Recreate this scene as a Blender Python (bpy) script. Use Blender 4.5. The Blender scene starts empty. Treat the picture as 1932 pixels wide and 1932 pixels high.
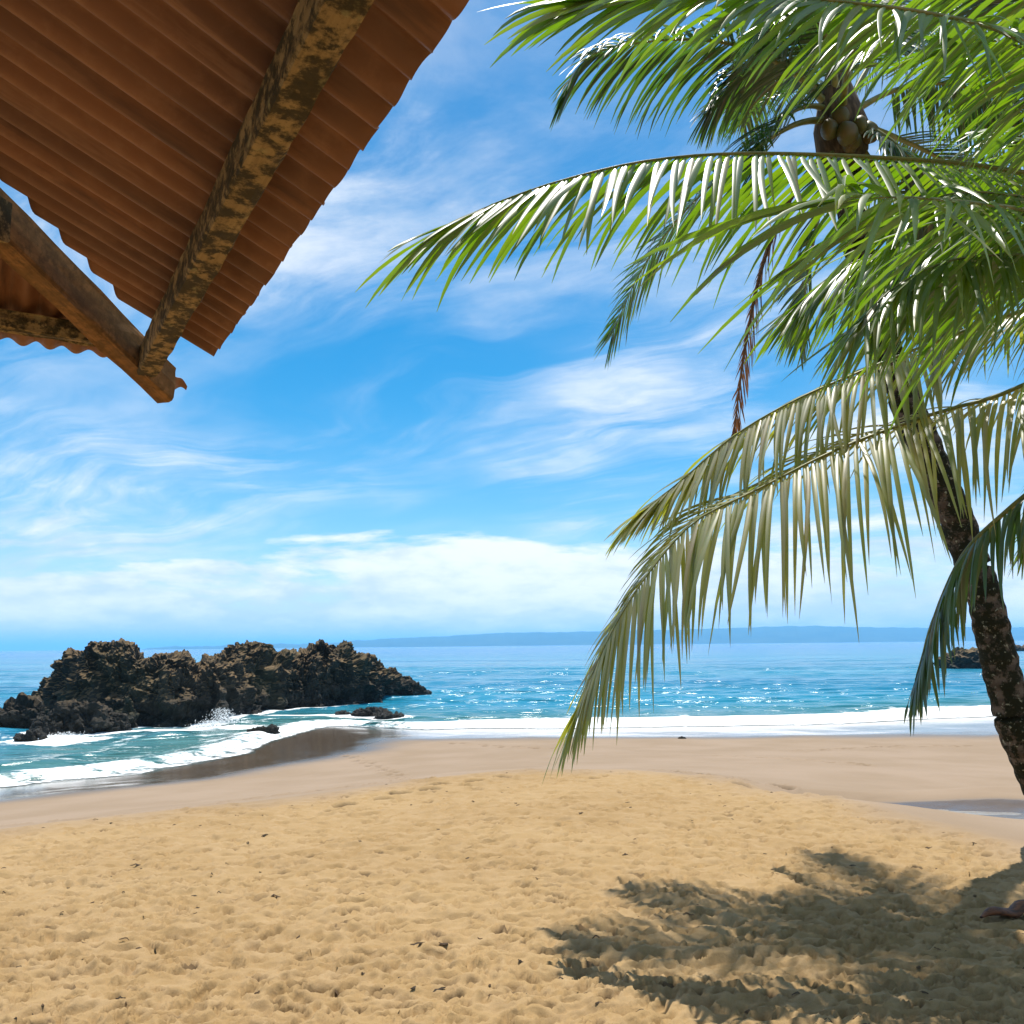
import bpy, math, random
import numpy as np
from mathutils import Vector, Matrix

random.seed(7)
RNG = np.random.default_rng(7)
scene = bpy.context.scene
COL = scene.collection
R = math.radians

# ------------------------------------------------------------------ camera
ZC = 3.2                       # eye height above mean sea level (the sand here is at about 1.6)
FOC = 0.832                    # focal length in units of the picture width
PITCH, ROLL = R(8.9), R(0.6)
f_ = np.array([0, math.cos(PITCH), math.sin(PITCH)])
r0 = np.array([1.0, 0, 0])
u0 = np.cross(r0, f_)
r_ = r0 * math.cos(ROLL) - u0 * math.sin(ROLL)
u_ = u0 * math.cos(ROLL) + r0 * math.sin(ROLL)
EYE = np.array([0, 0, ZC])
cam_data = bpy.data.cameras.new('camera')
cam_data.sensor_width = 36
cam_data.lens = 36 * FOC
cam_data.clip_start = 0.05
cam_data.clip_end = 90000
cam = bpy.data.objects.new('camera', cam_data)
COL.objects.link(cam)
cam.matrix_world = Matrix(((r_[0], u_[0], -f_[0], 0), (r_[1], u_[1], -f_[1], 0),
                           (r_[2], u_[2], -f_[2], ZC), (0, 0, 0, 1)))
scene.camera = cam

# ------------------------------------------------------------------ light
SUN_EL, SUN_AZ = R(73), R(8)          # azimuth clockwise from +Y
sun_data = bpy.data.lights.new('sun', 'SUN')
sun_data.energy = 5.0
sun_data.angle = R(0.53)
sun_data.color = (1.0, 0.95, 0.86)
sun = bpy.data.objects.new('sun', sun_data)
COL.objects.link(sun)
SUN = Vector((math.sin(SUN_AZ) * math.cos(SUN_EL), math.cos(SUN_AZ) * math.cos(SUN_EL), math.sin(SUN_EL)))
sun.rotation_euler = (SUN).to_track_quat('Z', 'Y').to_euler()

scene.view_settings.view_transform = 'Standard'
scene.view_settings.look = 'None'
scene.view_settings.gamma = 1
scene.view_settings.exposure = 0.36
scene.cycles.use_denoising = True
scene.cycles.max_bounces = 8
scene.cycles.diffuse_bounces = 4
scene.cycles.glossy_bounces = 3
scene.cycles.transmission_bounces = 4
scene.cycles.transparent_max_bounces = 8
scene.cycles.volume_bounces = 1
scene.cycles.sample_clamp_indirect = 6


# ------------------------------------------------------------------ node helper
class NT:
    def __init__(self, tree):
        self.t = tree
        self.n = tree.nodes
        self.n.clear()

    def add(self, typ, ins=None, **kw):
        nd = self.n.new(typ)
        for k, v in kw.items():
            setattr(nd, k, v)
        for k, v in (ins or {}).items():
            s = nd.inputs[k]
            if isinstance(v, bpy.types.NodeSocket):
                self.t.links.new(v, s)
            else:
                s.default_value = v
        return nd

    def math(self, op, a, b=0.0, c=0.0, clamp=False):
        return self.add('ShaderNodeMath', {0: a, 1: b, 2: c}, operation=op, use_clamp=clamp).outputs[0]

    def vmath(self, op, a, b=(0, 0, 0)):
        return self.add('ShaderNodeVectorMath', {0: a, 1: b}, operation=op).outputs[0]

    def noise(self, vec, scale=1.0, detail=4.0, rough=0.55, dist=0.0):
        return self.add('ShaderNodeTexNoise', {'Vector': vec, 'Scale': scale, 'Detail': detail,
                                               'Roughness': rough, 'Distortion': dist}).outputs['Fac']

    def map(self, v, a, b, c=0.0, d=1.0, smooth=True):
        return self.add('ShaderNodeMapRange', {0: v, 1: a, 2: b, 3: c, 4: d},
                        interpolation_type='SMOOTHSTEP' if smooth else 'LINEAR').outputs[0]

    def mix(self, fac, a, b, blend='MIX'):
        nd = self.add('ShaderNodeMix', data_type='RGBA', blend_type=blend)
        for i, v in ((0, fac), (6, a), (7, b)):
            if isinstance(v, bpy.types.NodeSocket):
                self.t.links.new(v, nd.inputs[i])
            else:
                nd.inputs[i].default_value = v if i == 0 else (tuple(v) + (1,))[:4]
        return nd.outputs[2]

    def scalevec(self, v, s):
        return self.vmath('MULTIPLY', v, s)

    def link(self, a, b):
        self.t.links.new(a, b)


def material(name):
    m = bpy.data.materials.new(name)
    m.use_nodes = True
    nt = NT(m.node_tree)
    out = nt.add('ShaderNodeOutputMaterial')
    return m, nt, out


# ------------------------------------------------------------------ sky
world = bpy.data.worlds.new('World')
scene.world = world
world.use_nodes = True
w = NT(world.node_tree)
wout = w.add('ShaderNodeOutputWorld')
sky = w.add('ShaderNodeTexSky', sky_type='NISHITA', sun_disc=False, sun_elevation=SUN_EL,
            sun_rotation=SUN_AZ, altitude=0.0, air_density=1.0, dust_density=0.35, ozone_density=2.2)
skyc = w.add('ShaderNodeHueSaturation', {'Hue': 0.49, 'Saturation': 1.55, 'Value': 1.32, 'Color': sky.outputs[0]}).outputs[0]
geo = w.add('ShaderNodeTexCoord').outputs['Generated']
sep = w.add('ShaderNodeSeparateXYZ', {0: geo})
dx, dy, dz = sep.outputs
zc = w.math('ADD', w.math('MAXIMUM', dz, 0.0), 0.16)
plane = w.add('ShaderNodeCombineXYZ', {0: w.math('DIVIDE', dx, zc), 1: w.math('DIVIDE', dy, zc), 2: 0.0}).outputs[0]
# thin cirrus: warped streaks
warp = w.add('ShaderNodeTexNoise', {'Vector': plane, 'Scale': 0.9, 'Detail': 3.0}).outputs['Color']
warp = w.vmath('SUBTRACT', warp, (0.5, 0.5, 0.5))
pw = w.vmath('ADD', plane, w.scalevec(warp, (0.9, 0.9, 0.9)))
rot = w.add('ShaderNodeVectorRotate', {'Vector': pw, 'Angle': R(28)}, rotation_type='Z_AXIS').outputs[0]
c_str = w.noise(w.scalevec(rot, (0.75, 2.1, 1.0)), 1.25, 11.0, 0.60, 0.5)
c_big = w.noise(w.vmath('ADD', plane, (4.3, 1.9, 0.0)), 0.62, 3.0, 0.5)
cir = w.math('MULTIPLY', w.map(c_str, 0.39, 0.66), w.map(c_big, 0.30, 0.62))
cir = w.math('ADD', w.math('ADD', w.math('MULTIPLY', cir, 0.92), w.map(c_big, 0.40, 0.72, 0.0, 0.26)), w.map(dz, 0.25, 0.75, 0.0, 0.12))
# cloud bank low over the sea, flattened towards the horizon
az = w.math('ARCTAN2', dx, dy)
el = w.math('ARCSINE', dz)
bank_v = w.add('ShaderNodeCombineXYZ', {0: w.math('MULTIPLY', az, 3.2), 1: w.math('MULTIPLY', el, 15.0), 2: 0.7}).outputs[0]
b1 = w.noise(bank_v, 1.0, 9.0, 0.58, 0.25)
b2 = w.noise(w.scalevec(bank_v, (0.35, 0.16, 1.0)), 1.6, 2.0, 0.5)
edge = w.math('ADD', w.math('MULTIPLY', w.map(el, R(1.0), R(13.5), 1.0, 0.0), 0.60), w.math('MULTIPLY', b2, 0.25))
bank = w.map(w.math('ADD', w.math('MULTIPLY', b1, 1.25), edge), 1.09, 1.25)
low = w.map(el, R(-1.0), R(1.2), 0.9, 1.0)
bank = w.math('MULTIPLY', bank, low)
# small puffy heads just above the horizon
puff_v = w.add('ShaderNodeCombineXYZ', {0: w.math('MULTIPLY', az, 17.0), 1: w.math('MULTIPLY', el, 42.0), 2: 3.1}).outputs[0]
p1 = w.noise(puff_v, 1.0, 6.0, 0.6)
puff = w.math('MULTIPLY', w.map(p1, 0.45, 0.56), w.math('MULTIPLY', w.map(el, R(0.9), R(1.6)), w.map(el, R(4.8), R(2.4))))
cl = w.math('MAXIMUM', w.math('MAXIMUM', cir, bank), puff)
shade = w.map(w.math('ADD', w.math('MULTIPLY', b1, 0.6), w.math('MULTIPLY', p1, 0.4)), 0.38, 0.62, 0.0, 1.0)
ccol = w.mix(shade, (6.6, 7.8, 9.3), (10.8, 10.8, 10.8))
final = w.mix(w.math('MULTIPLY', cl, 0.93, clamp=True), skyc, ccol)
bg = w.add('ShaderNodeBackground', {'Color': final, 'Strength': 0.085})
w.link(bg.outputs[0], wout.inputs[0])


# ------------------------------------------------------------------ geometry helpers
def ray(px, py):                       # pixel of the 1932-wide view -> direction with unit depth
    return f_ + r_ * ((px / 1932 - .5) / FOC) + u_ * ((.5 - py / 1932) / FOC)


def at(px, py, s):                     # point at depth s metres
    return EYE + ray(px, py) * s


def onz(px, py, z):                    # point on the level z
    r = ray(px, py)
    return EYE + r * ((z - ZC) / r[2])


def hsh(i, j, k, seed):
    h = (i * 374761393 + j * 668265263 + k * 2147483647 + seed * 974634777) & 0xFFFFFFFF
    h = ((h ^ (h >> 13)) * 1274126177) & 0xFFFFFFFF
    h = ((h ^ (h >> 16)) * 2246822519) & 0xFFFFFFFF
    return h ^ (h >> 15)


G3 = np.array([[1, 1, 0], [-1, 1, 0], [1, -1, 0], [-1, -1, 0], [1, 0, 1], [-1, 0, 1], [1, 0, -1], [-1, 0, -1],
               [0, 1, 1], [0, -1, 1], [0, 1, -1], [0, -1, -1]], float)


def perlin(x, y, z=None, seed=0):
    x = np.asarray(x, float); y = np.asarray(y, float)
    two = z is None
    z = np.zeros_like(x) + 0.37 if two else np.asarray(z, float)
    xi, yi, zi = np.floor(x).astype(np.int64), np.floor(y).astype(np.int64), np.floor(z).astype(np.int64)
    xf, yf, zf = x - xi, y - yi, z - zi
    fade = lambda t: t * t * t * (t * (t * 6 - 15) + 10)
    ux, uy, uz = fade(xf), fade(yf), fade(zf)
    out = 0
    for a in (0, 1):
        for b in (0, 1):
            for c in (0, 1):
                g = G3[hsh(xi + a, yi + b, zi + c, seed) % 12]
                d = g[..., 0] * (xf - a) + g[..., 1] * (yf - b) + g[..., 2] * (zf - c)
                out = out + d * (ux if a else 1 - ux) * (uy if b else 1 - uy) * (uz if c else 1 - uz)
    return out


def fbm(x, y, z=None, octv=4, seed=0, gain=0.5, ridge=False):
    a, s, t = 1.0, 0, 0
    for o in range(octv):
        k = 2.03 ** o
        v = perlin(x * k, y * k, None if z is None else z * k, seed + o * 17)
        if ridge:
            v = 0.5 - np.abs(v) * 1.6
        s = s + v * a; t += a; a *= gain
    return s / t


def sstep(a, b, v):
    t = np.clip((v - a) / (b - a), 0, 1)
    return t * t * (3 - 2 * t)


def mesh_np(name, verts, faces, mat, smooth=True, attrs=None):
    me = bpy.data.meshes.new(name)
    verts = np.asarray(verts, np.float32)
    faces = np.asarray(faces, np.int32)
    nf, k = faces.shape
    me.vertices.add(len(verts)); me.vertices.foreach_set('co', verts.ravel())
    me.loops.add(nf * k); me.loops.foreach_set('vertex_index', faces.ravel())
    me.polygons.add(nf)
    me.polygons.foreach_set('loop_start', np.arange(0, nf * k, k, dtype=np.int32))
    me.polygons.foreach_set('use_smooth', np.full(nf, smooth))
    me.update(calc_edges=True)
    for an, av in (attrs or {}).items():
        at_ = me.attributes.new(an, 'FLOAT', 'POINT')
        at_.data.foreach_set('value', np.asarray(av, np.float32).ravel())
    if mat:
        me.materials.append(mat)
    return me


def link(name, me, parent=None, **props):
    o = bpy.data.objects.new(name, me)
    COL.objects.link(o)
    if parent is not None:
        o.parent = parent
        o.matrix_parent_inverse = WORLD_INV[parent.name]
    WORLD_INV[o.name] = Matrix.Identity(4) if o.parent is None or True else None
    for k, v in props.items():
        o[k] = v
    return o


WORLD_INV = {}


def thing(name, loc, label, category, group=None):
    o = bpy.data.objects.new(name, None)
    COL.objects.link(o)
    o.empty_display_size = 0.2
    o.location = loc
    WORLD_INV[o.name] = Matrix.Translation(Vector(loc)).inverted()
    o['label'] = label
    o['category'] = category
    if group:
        o['group'] = group
    return o


def grid_faces(nr, nc):
    i = np.arange(nr - 1)[:, None] * nc + np.arange(nc - 1)[None, :]
    return np.stack([i, i + 1, i + nc + 1, i + nc], -1).reshape(-1, 4)


def polydist(px, py, line):            # distance to a polyline, no sign
    best = np.full(px.shape, 1e18)
    for (ax, ay), (bx, by) in zip(line[:-1], line[1:]):
        ex, ey = bx - ax, by - ay
        t = np.clip(((px - ax) * ex + (py - ay) * ey) / (ex * ex + ey * ey), 0, 1)
        best = np.minimum(best, (px - ax - t * ex) ** 2 + (py - ay - t * ey) ** 2)
    return np.sqrt(best)


def smoothline(pts, n=8):              # Catmull-Rom resample
    P = np.asarray(pts, float)
    P = np.vstack([2 * P[0] - P[1], P, 2 * P[-1] - P[-2]])
    out = []
    for i in range(1, len(P) - 2):
        for k in range(n):
            t = k / n
            out.append(0.5 * (2 * P[i] + (P[i + 1] - P[i - 1]) * t + (2 * P[i - 1] - 5 * P[i] + 4 * P[i + 1] - P[i + 2]) * t * t
                              + (3 * P[i] - 3 * P[i + 1] + P[i + 2] - P[i - 1]) * t ** 3))
    out.append(P[-2])
    return np.array(out)


# ------------------------------------------------------------------ shoreline and berm in plan
shore_px = [(-60, 1492), (60, 1477), (250, 1460), (430, 1425), (500, 1398), (560, 1382), (620, 1369), (700, 1373), (800, 1377),
            (900, 1374), (1200, 1372), (1500, 1367), (1700, 1359), (1880, 1350), (2050, 1342)]
SHORE = np.array([onz(x, y, 0)[:2] for x, y in shore_px])
SHORE = np.vstack([[-300, -40], [-60, 8], [-22, 16.5], SHORE, [60, 52], [400, 120]])
berm_px = [(-40, 1568), (150, 1548), (400, 1520), (600, 1496), (850, 1464), (1000, 1450), (1200, 1453), (1350, 1466),
           (1500, 1492), (1640, 1515), (1760, 1550), (1932, 1600)]
BERM = np.array([onz(x, y, 1.45)[:2] for x, y in berm_px])
BERM = np.vstack([[-300, -60], [-60, -6], [-12, 5.6], BERM, [14, 5.0], [60, 8], [400, 20]])


def above(line, x, y):
    return np.interp(x, line[:, 0], line[:, 1]) > y


PUD = onz(1885, 1531, 1.22)


def ongr(px, py):
    z = 1.2
    for _ in range(12):
        q = onz(px, py, z)
        z = 0.5 * z + 0.5 * float(beach(q[:1], q[1:2])[0][0])
    return q



def beach(x, y):
    """ground level, signed distance to the shore (land +), signed distance to the berm (dry side +)"""
    ds = polydist(x, y, SHORE) * np.where(above(SHORE, x, y), 1, -1)
    db = polydist(x, y, BERM) * np.where(above(BERM, x, y), 1, -1)
    q = np.maximum(ds, 0) / (np.maximum(ds, 0) + np.maximum(-db, 0) + 1e-6)
    slope = 1.45 * (0.25 * q + 0.75 * q ** 2.0)
    z = np.where(ds > 0, slope, ds * 0.075 - 0.02 * sstep(0, -3, ds))
    z = z + 0.17 * sstep(0, 5, db)
    z = z + 0.05 * np.maximum(0, db - 9) * (db < 60) + np.where(db >= 60, 2.5, 0)
    return np.maximum(z, -5), ds, db


# ------------------------------------------------------------------ sand
m_sand, n, out = material('beach_sand')
pos = n.add('ShaderNodeNewGeometry').outputs['Position']
dry = n.add('ShaderNodeAttribute', attribute_name='dry').outputs['Fac']
wet = n.add('ShaderNodeAttribute', attribute_name='wet').outputs['Fac']
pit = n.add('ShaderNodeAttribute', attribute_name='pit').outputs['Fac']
n1 = n.noise(pos, 0.55, 4.0)
n2 = n.noise(pos, 6.0, 6.0, 0.65)
n3 = n.noise(pos, 160.0, 3.0, 0.7)
dryc = n.mix(n.map(n1, 0.3, 0.7), (0.35, 0.234, 0.110), (0.30, 0.194, 0.086))
dryc = n.mix(n.map(n2, 0.35, 0.75, 0, 0.55), dryc, (0.40, 0.28, 0.155))
moist = n.mix(n.map(n1, 0.3, 0.7), (0.30, 0.222, 0.155), (0.262, 0.19, 0.125))
col = n.mix(dry, moist, dryc)
col = n.mix(n.map(n3, 0.35, 0.7, 0.0, 0.5), col, n.mix(0.35, col, (0.08, 0.06, 0.045)))
col = n.mix(n.math('MULTIPLY', pit, 0.85), col, (0.085, 0.055, 0.032))  # shade inside prints and holes, painted as a dark sand tone
wetc = n.mix(n.map(n2, 0.3, 0.8), (0.10, 0.066, 0.036), (0.08, 0.054, 0.032))
col = n.mix(wet, col, wetc)
rough = n.math('SUBTRACT', 0.95, n.math('MULTIPLY', wet, 0.84))
bh = n.math('ADD', n.math('MULTIPLY', n2, 0.022), n.math('MULTIPLY', n3, 0.002))
bstr = n.math('ADD', 0.02, n.math('MULTIPLY', dry, 0.65))
bump = n.add('ShaderNodeBump', {'Strength': bstr, 'Distance': 1.0, 'Height': bh})
p = n.add('ShaderNodeBsdfPrincipled', {'Base Color': col, 'Roughness': rough, 'Normal': bump.outputs[0],
                                       'Specular IOR Level': n.math('ADD', 0.12, n.math('MULTIPLY', wet, 0.5))})
n.link(p.outputs[0], out.inputs[0])


def geom(a, b, rate):
    k = max(2, int(math.log(b / a) / rate))
    return a * (b / a) ** (np.arange(k) / k)


ys = np.concatenate([-np.geomspace(60, 0.3, 26), np.linspace(0, 2.4, 10), geom(2.5, 14, 0.0037), geom(14, 32, 0.0055), geom(32, 55, 0.012), geom(55, 400, 0.12), [400]])
core = np.arange(-0.72, 0.7201, 0.0031)
side = 0.72 + np.geomspace(0.01, 30, 26)
us = np.concatenate([-side[::-1], core, side])
Yg, Ug = np.meshgrid(ys, us, indexing='ij')
Wg = np.maximum(Yg, 2.5)
Xg = Ug * Wg
Zg, DS, DB = beach(Xg, Yg)
tr = sstep(-0.5, 0.9, DB + 0.7 * fbm(Xg * 0.7, Yg * 0.7, seed=3))
Zg += 0.03 * fbm(Xg * 0.35, Yg * 0.35, seed=5) * sstep(0.1, 3, DS)
mid = (Yg > 2.2) & (Yg < 30)
trm = tr * mid
bump_a = fbm(Xg * 3.6, Yg * 6.0, octv=3, seed=11)
bump_b = np.abs(fbm(Xg * 9.0 + 0.6 * bump_a, Yg * 13.0, octv=2, seed=23))
Zg += trm * (0.046 * bump_a + 0.022 * bump_b + 0.005 * fbm(Xg * 22, Yg * 22, octv=2, seed=31))
# stamped footprints
FZ = np.zeros_like(Zg)
pit_shade_v = np.zeros_like(Zg)


def stamp(cx, cy, ang, ln, wd, depth, dark=0.0, crisp=False):
    j0, j1 = np.searchsorted(ys, [cy - ln * 1.4, cy + ln * 1.4])
    wv = max(cy, 2.5)
    i0, i1 = np.searchsorted(us, [(cx - ln * 1.5) / wv, (cx + ln * 1.5) / wv])
    if j1 - j0 < 2 or i1 - i0 < 2:
        return
    X = Xg[j0:j1, i0:i1] - cx
    Y = Yg[j0:j1, i0:i1] - cy
    a = X * math.cos(ang) + Y * math.sin(ang)
    b = -X * math.sin(ang) + Y * math.cos(ang)
    b = b + 0.12 * wd * np.sin(a / ln * 5)
    wl = wd * (0.85 + 0.25 * a / ln)
    rr = np.sqrt((a / ln) ** 2 + (b / wl) ** 2)
    if crisp:                          # far wall broken off sharply, near side trodden down to a ramp
        cut = np.where(b * math.cos(ang) > 0, sstep(1.0, 0.80, rr), sstep(1.1, 0.1, rr))
        lip = np.where(b * math.cos(ang) > 0, 0.45 * np.exp(-((rr - 1.18) / 0.16) ** 2), 0)
        FZ[j0:j1, i0:i1] += depth * (lip - cut)
        return
    wgt = sstep(1.75, 1.1, rr)
    FZ[j0:j1, i0:i1] = FZ[j0:j1, i0:i1] * (1 - wgt) + wgt * depth * (-sstep(1.05, 0.5, rr) + 0.5 * np.exp(-((rr - 1.25) / 0.25) ** 2))
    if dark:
        pit_shade_v[j0:j1, i0:i1] = np.maximum(pit_shade_v[j0:j1, i0:i1], dark * sstep(1.0, 0.7, rr))  # mask for the painted shade in the hollow


cnt = 0
for _ in range(5600):
    cy = 3.2 * (14.5 / 3.2) ** RNG.random()
    cx = RNG.uniform(-0.75, 0.75) * cy
    zz, ds1, db1 = beach(np.array([cx]), np.array([cy]))
    if db1[0] < 0.1:
        continue
    ang = RNG.normal(0.25, 0.7) + (math.pi if RNG.random() < .5 else 0)
    s = RNG.uniform(0.55, 1.1)
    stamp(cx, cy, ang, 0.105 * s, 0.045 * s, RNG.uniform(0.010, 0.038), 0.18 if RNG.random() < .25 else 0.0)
for _ in range(1100):                   # small deep holes
    cy = 3.2 * (14 / 3.2) ** RNG.random()
    cx = RNG.uniform(-0.72, 0.72) * cy
    if beach(np.array([cx]), np.array([cy]))[2][0] < 0.2:
        continue
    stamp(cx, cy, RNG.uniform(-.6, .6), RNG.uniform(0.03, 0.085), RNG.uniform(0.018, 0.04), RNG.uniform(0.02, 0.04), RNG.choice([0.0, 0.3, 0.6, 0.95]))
for _ in range(1500):                  # heel and toe marks with a crumbling far edge
    cy = 3.2 * (13.5 / 3.2) ** RNG.random()
    cx = RNG.uniform(-0.74, 0.74) * cy
    if beach(np.array([cx]), np.array([cy]))[2][0] < 0.1:
        continue
    sz = RNG.uniform(0.5, 1.25) ** 1.3
    stamp(cx, cy, RNG.normal(0.12, 0.3), 0.06 * sz, max(0.026 * sz, 0.0045 * cy), RNG.uniform(0.016, 0.034), 0, True)
# tracks on the firm sand
for track in ([(620, 1532), (720, 1508), (860, 1480), (960, 1470)], [(40, 1552), (260, 1534), (470, 1506), (620, 1488), (760, 1470)],
              [(660, 1425), (700, 1442), (740, 1456), (790, 1478)], [(1360, 1425), (1480, 1430), (1640, 1442)],
              [(1250, 1456), (1400, 1474), (1520, 1490), (1640, 1508)], [(1300, 1462), (1430, 1484), (1560, 1502)],
              [(1500, 1415), (1660, 1408), (1850, 1406)], [(860, 1402), (960, 1408), (1050, 1412)]):
    pts = smoothline([ongr(a, b)[:2] for a, b in track], 12)
    seg = np.concatenate([[0], np.cumsum(np.linalg.norm(np.diff(pts, axis=0), axis=1))])
    k = 0
    d = 0
    while d < seg[-1]:
        cx, cy = np.interp(d, seg, pts[:, 0]), np.interp(d, seg, pts[:, 1])
        nx, ny = np.interp(d + .1, seg, pts[:, 0]) - cx, np.interp(d + .1, seg, pts[:, 1]) - cy
        ang = math.atan2(ny, nx)
        off = 0.09 if k % 2 else -0.09
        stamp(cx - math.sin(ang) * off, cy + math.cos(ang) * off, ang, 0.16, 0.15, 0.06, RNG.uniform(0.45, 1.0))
        k += 1
        d += RNG.uniform(0.3, 0.6)
Zg += FZ
# a shallow run-off pool by the palm and the mound behind it
dxp, dyp = Xg - PUD[0], Yg - PUD[1]
ca, sa = math.cos(R(-12)), math.sin(R(-12))
pa, pb = dxp * ca + dyp * sa, -dxp * sa + dyp * ca
rp = np.sqrt((pa / 1.9) ** 2 + (pb / 0.45) ** 2)
k = sstep(1.7, 0.9, rp + 0.25 * fbm(Xg * 1.5, Yg * 1.5, seed=41))
Zg = Zg * (1 - k) + (PUD[2] - 0.035 + 0.035 * np.minimum(rp, 2) + 0.03 * fbm(Xg * 1.3, Yg * 2.6, octv=3, seed=43)) * k
md = onz(1880, 1492, 1.3)
Zg += 0.22 * np.exp(-((Xg - md[0] - .5) / 1.4) ** 2 - ((Yg - md[1]) / 0.6) ** 2)
wet_a = sstep(0.21, 0.10, Zg + 0.04 * fbm(Xg * 0.25, Yg * 0.25, seed=47)) * (DS < 14)
wet_a = np.maximum(wet_a, 0.9 * sstep(1.08, 0.85, rp))
verts = np.stack([Xg, Yg, Zg], -1).reshape(-1, 3)
me = mesh_np('ground', verts, grid_faces(*Xg.shape), m_sand, True, {'dry': tr, 'wet': wet_a, 'pit': pit_shade_v})
link('ground', me, kind='structure')
GROUND_Y, GROUND_U, GROUND_Z = ys, us, Zg


def ground_z(x, y):
    j = np.clip(np.searchsorted(ys, y), 1, len(ys) - 1)
    i = np.clip(np.searchsorted(us, x / max(y, 2.5)), 1, len(us) - 1)
    return float(Zg[j, i])


# ------------------------------------------------------------------ rock footprints (needed for foam)
# front foot of the outcrop: pixel of the waterline; crest pixels give the height
foot_px = [(20, 1352), (70, 1353), (140, 1361), (240, 1364), (330, 1366), (420, 1360), (470, 1348), (540, 1338), (600, 1334), (660, 1330),
           (720, 1322), (770, 1314), (815, 1309)]
FOOT = np.array([onz(x, y, 0.0)[:2] for x, y in foot_px])
BOULDERS = [  # px, py of the foot, half sizes, seed
    (30, 1372, (1.5, 1.0, 1.15), 3), (-40, 1376, (1.3, 1.0, 0.9), 9), (150, 1386, (1.35, 0.9, 1.15), 5), (95, 1388, (0.8, 0.7, 0.75), 12), (215, 1384, (0.75, 0.55, 0.7), 6),
    (55, 1396, (0.55, 0.4, 0.3), 14), (238, 1368, (0.45, 0.4, 0.95), 7)]
SKERRIES = [(702, 1352, (0.85, 0.55, 0.36), 21), (735, 1356, (0.75, 0.5, 0.22), 22), (497, 1388, (0.62, 0.42, 0.34), 24), (650, 1350, (0.4, 0.3, 0.14), 26)]
ROCKC = [(onz(a, b, 0)[0], onz(a, b, 0)[1], max(s[0], s[1])) for a, b, s, _ in BOULDERS + SKERRIES]

# ------------------------------------------------------------------ sea
m_sea, n, out = material('sea_water')
pos = n.add('ShaderNodeNewGeometry').outputs['Position']
foam_a = n.add('ShaderNodeAttribute', attribute_name='foam').outputs['Fac']
depth = n.add('ShaderNodeAttribute', attribute_name='depth').outputs['Fac']
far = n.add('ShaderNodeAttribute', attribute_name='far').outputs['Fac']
chop1 = n.noise(n.scalevec(pos, (0.5, 1.1, 1.0)), 1.1, 6.0, 0.6, 0.3)
chop2 = n.noise(n.scalevec(pos, (0.06, 0.16, 1.0)), 0.8, 6.0, 0.6, 0.3)
chop3 = n.noise(n.scalevec(pos, (0.004, 0.012, 1.0)), 1.0, 5.0, 0.6)
patch = n.noise(n.scalevec(pos, (0.010, 0.03, 1.0)), 1.0, 4.0, 0.55)
deepc = n.mix(n.map(patch, 0.35, 0.65), (0.005, 0.145, 0.265), (0.010, 0.205, 0.315))
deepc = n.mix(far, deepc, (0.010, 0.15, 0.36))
shal = n.mix(n.map(chop1, 0.35, 0.65), (0.03, 0.125, 0.115), (0.06, 0.175, 0.165))
wc = n.mix(n.map(depth, 0.12, 1.15), shal, deepc)
h = n.math('ADD', n.math('MULTIPLY', chop1, 0.16), n.math('ADD', n.math('MULTIPLY', chop2, 1.2), n.math('MULTIPLY', chop3, 5.0)))
bump = n.add('ShaderNodeBump', {'Strength': 0.85, 'Distance': 1.0, 'Height': h})
water = n.add('ShaderNodeBsdfPrincipled', {'Base Color': wc, 'Roughness': 0.16, 'IOR': 1.33, 'Normal': bump.outputs[0],
                                           'Specular IOR Level': 0.42})
fn1 = n.noise(n.scalevec(pos, (0.8, 1.3, 1.0)), 1.6, 8.0, 0.68, 0.5)
fn2 = n.noise(pos, 7.0, 4.0, 0.6)
fth = n.math('ADD', n.math('MULTIPLY', fn1, 0.75), n.math('MULTIPLY', fn2, 0.25))
fmask = n.map(n.math('ADD', foam_a, fth), 0.98, 1.16)
fbump = n.add('ShaderNodeBump', {'Strength': 0.5, 'Distance': 0.2, 'Height': fth})
foam = n.add('ShaderNodeBsdfPrincipled', {'Base Color': (0.86, 0.88, 0.88, 1), 'Roughness': 0.7, 'Normal': fbump.outputs[0]})
thin = n.add('ShaderNodeBsdfTransparent')
body = n.add('ShaderNodeMixShader', {0: n.map(depth, 0.0, 0.16, 0.15, 1.0), 1: thin.outputs[0], 2: water.outputs[0]})
ms = n.add('ShaderNodeMixShader', {0: fmask, 1: body.outputs[0], 2: foam.outputs[0]})
n.link(ms.outputs[0], out.inputs[0])

ysea = np.concatenate([-np.geomspace(200, 4, 14), [0, 4, 8], geom(11, 75, 0.0052), geom(75, 600, 0.02), geom(600, 45000, 0.12), [45000]])
usea = np.concatenate([-(0.78 + np.geomspace(0.02, 60, 34))[::-1], np.arange(-0.78, 0.7801, 0.0052), 0.78 + np.geomspace(0.02, 60, 34)])
Ys, Us = np.meshgrid(ysea, usea, indexing='ij')
Xs = Us * np.maximum(Ys, 11)
Zb, ds, db = beach(Xs, Ys)
off = -ds                                            # metres out to sea
wv = np.zeros_like(Xs)
for lam, amp, a, ph in ((7.5, .085, .18, 0.), (4.3, .05, -.22, 1.3), (2.6, .032, .5, 2.1), (1.7, .02, -.6, 4.), (11.0, .08, .05, .6)):
    k = 2 * math.pi / lam
    p_ = k * (Xs * math.sin(a) + Ys * math.cos(a)) + ph + 1.6 * fbm(Xs * .12, Ys * .12, seed=71)
    wv += amp * (1 - 2 * np.abs(np.sin(p_ / 2)) ** 1.2 * 0.9)
wv *= sstep(-1, 9, off) * sstep(260, 90, Ys)
wob = 0.7 * fbm(Xs * .33, Ys * .33, octv=3, seed=73)
o2 = off + wob
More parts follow.
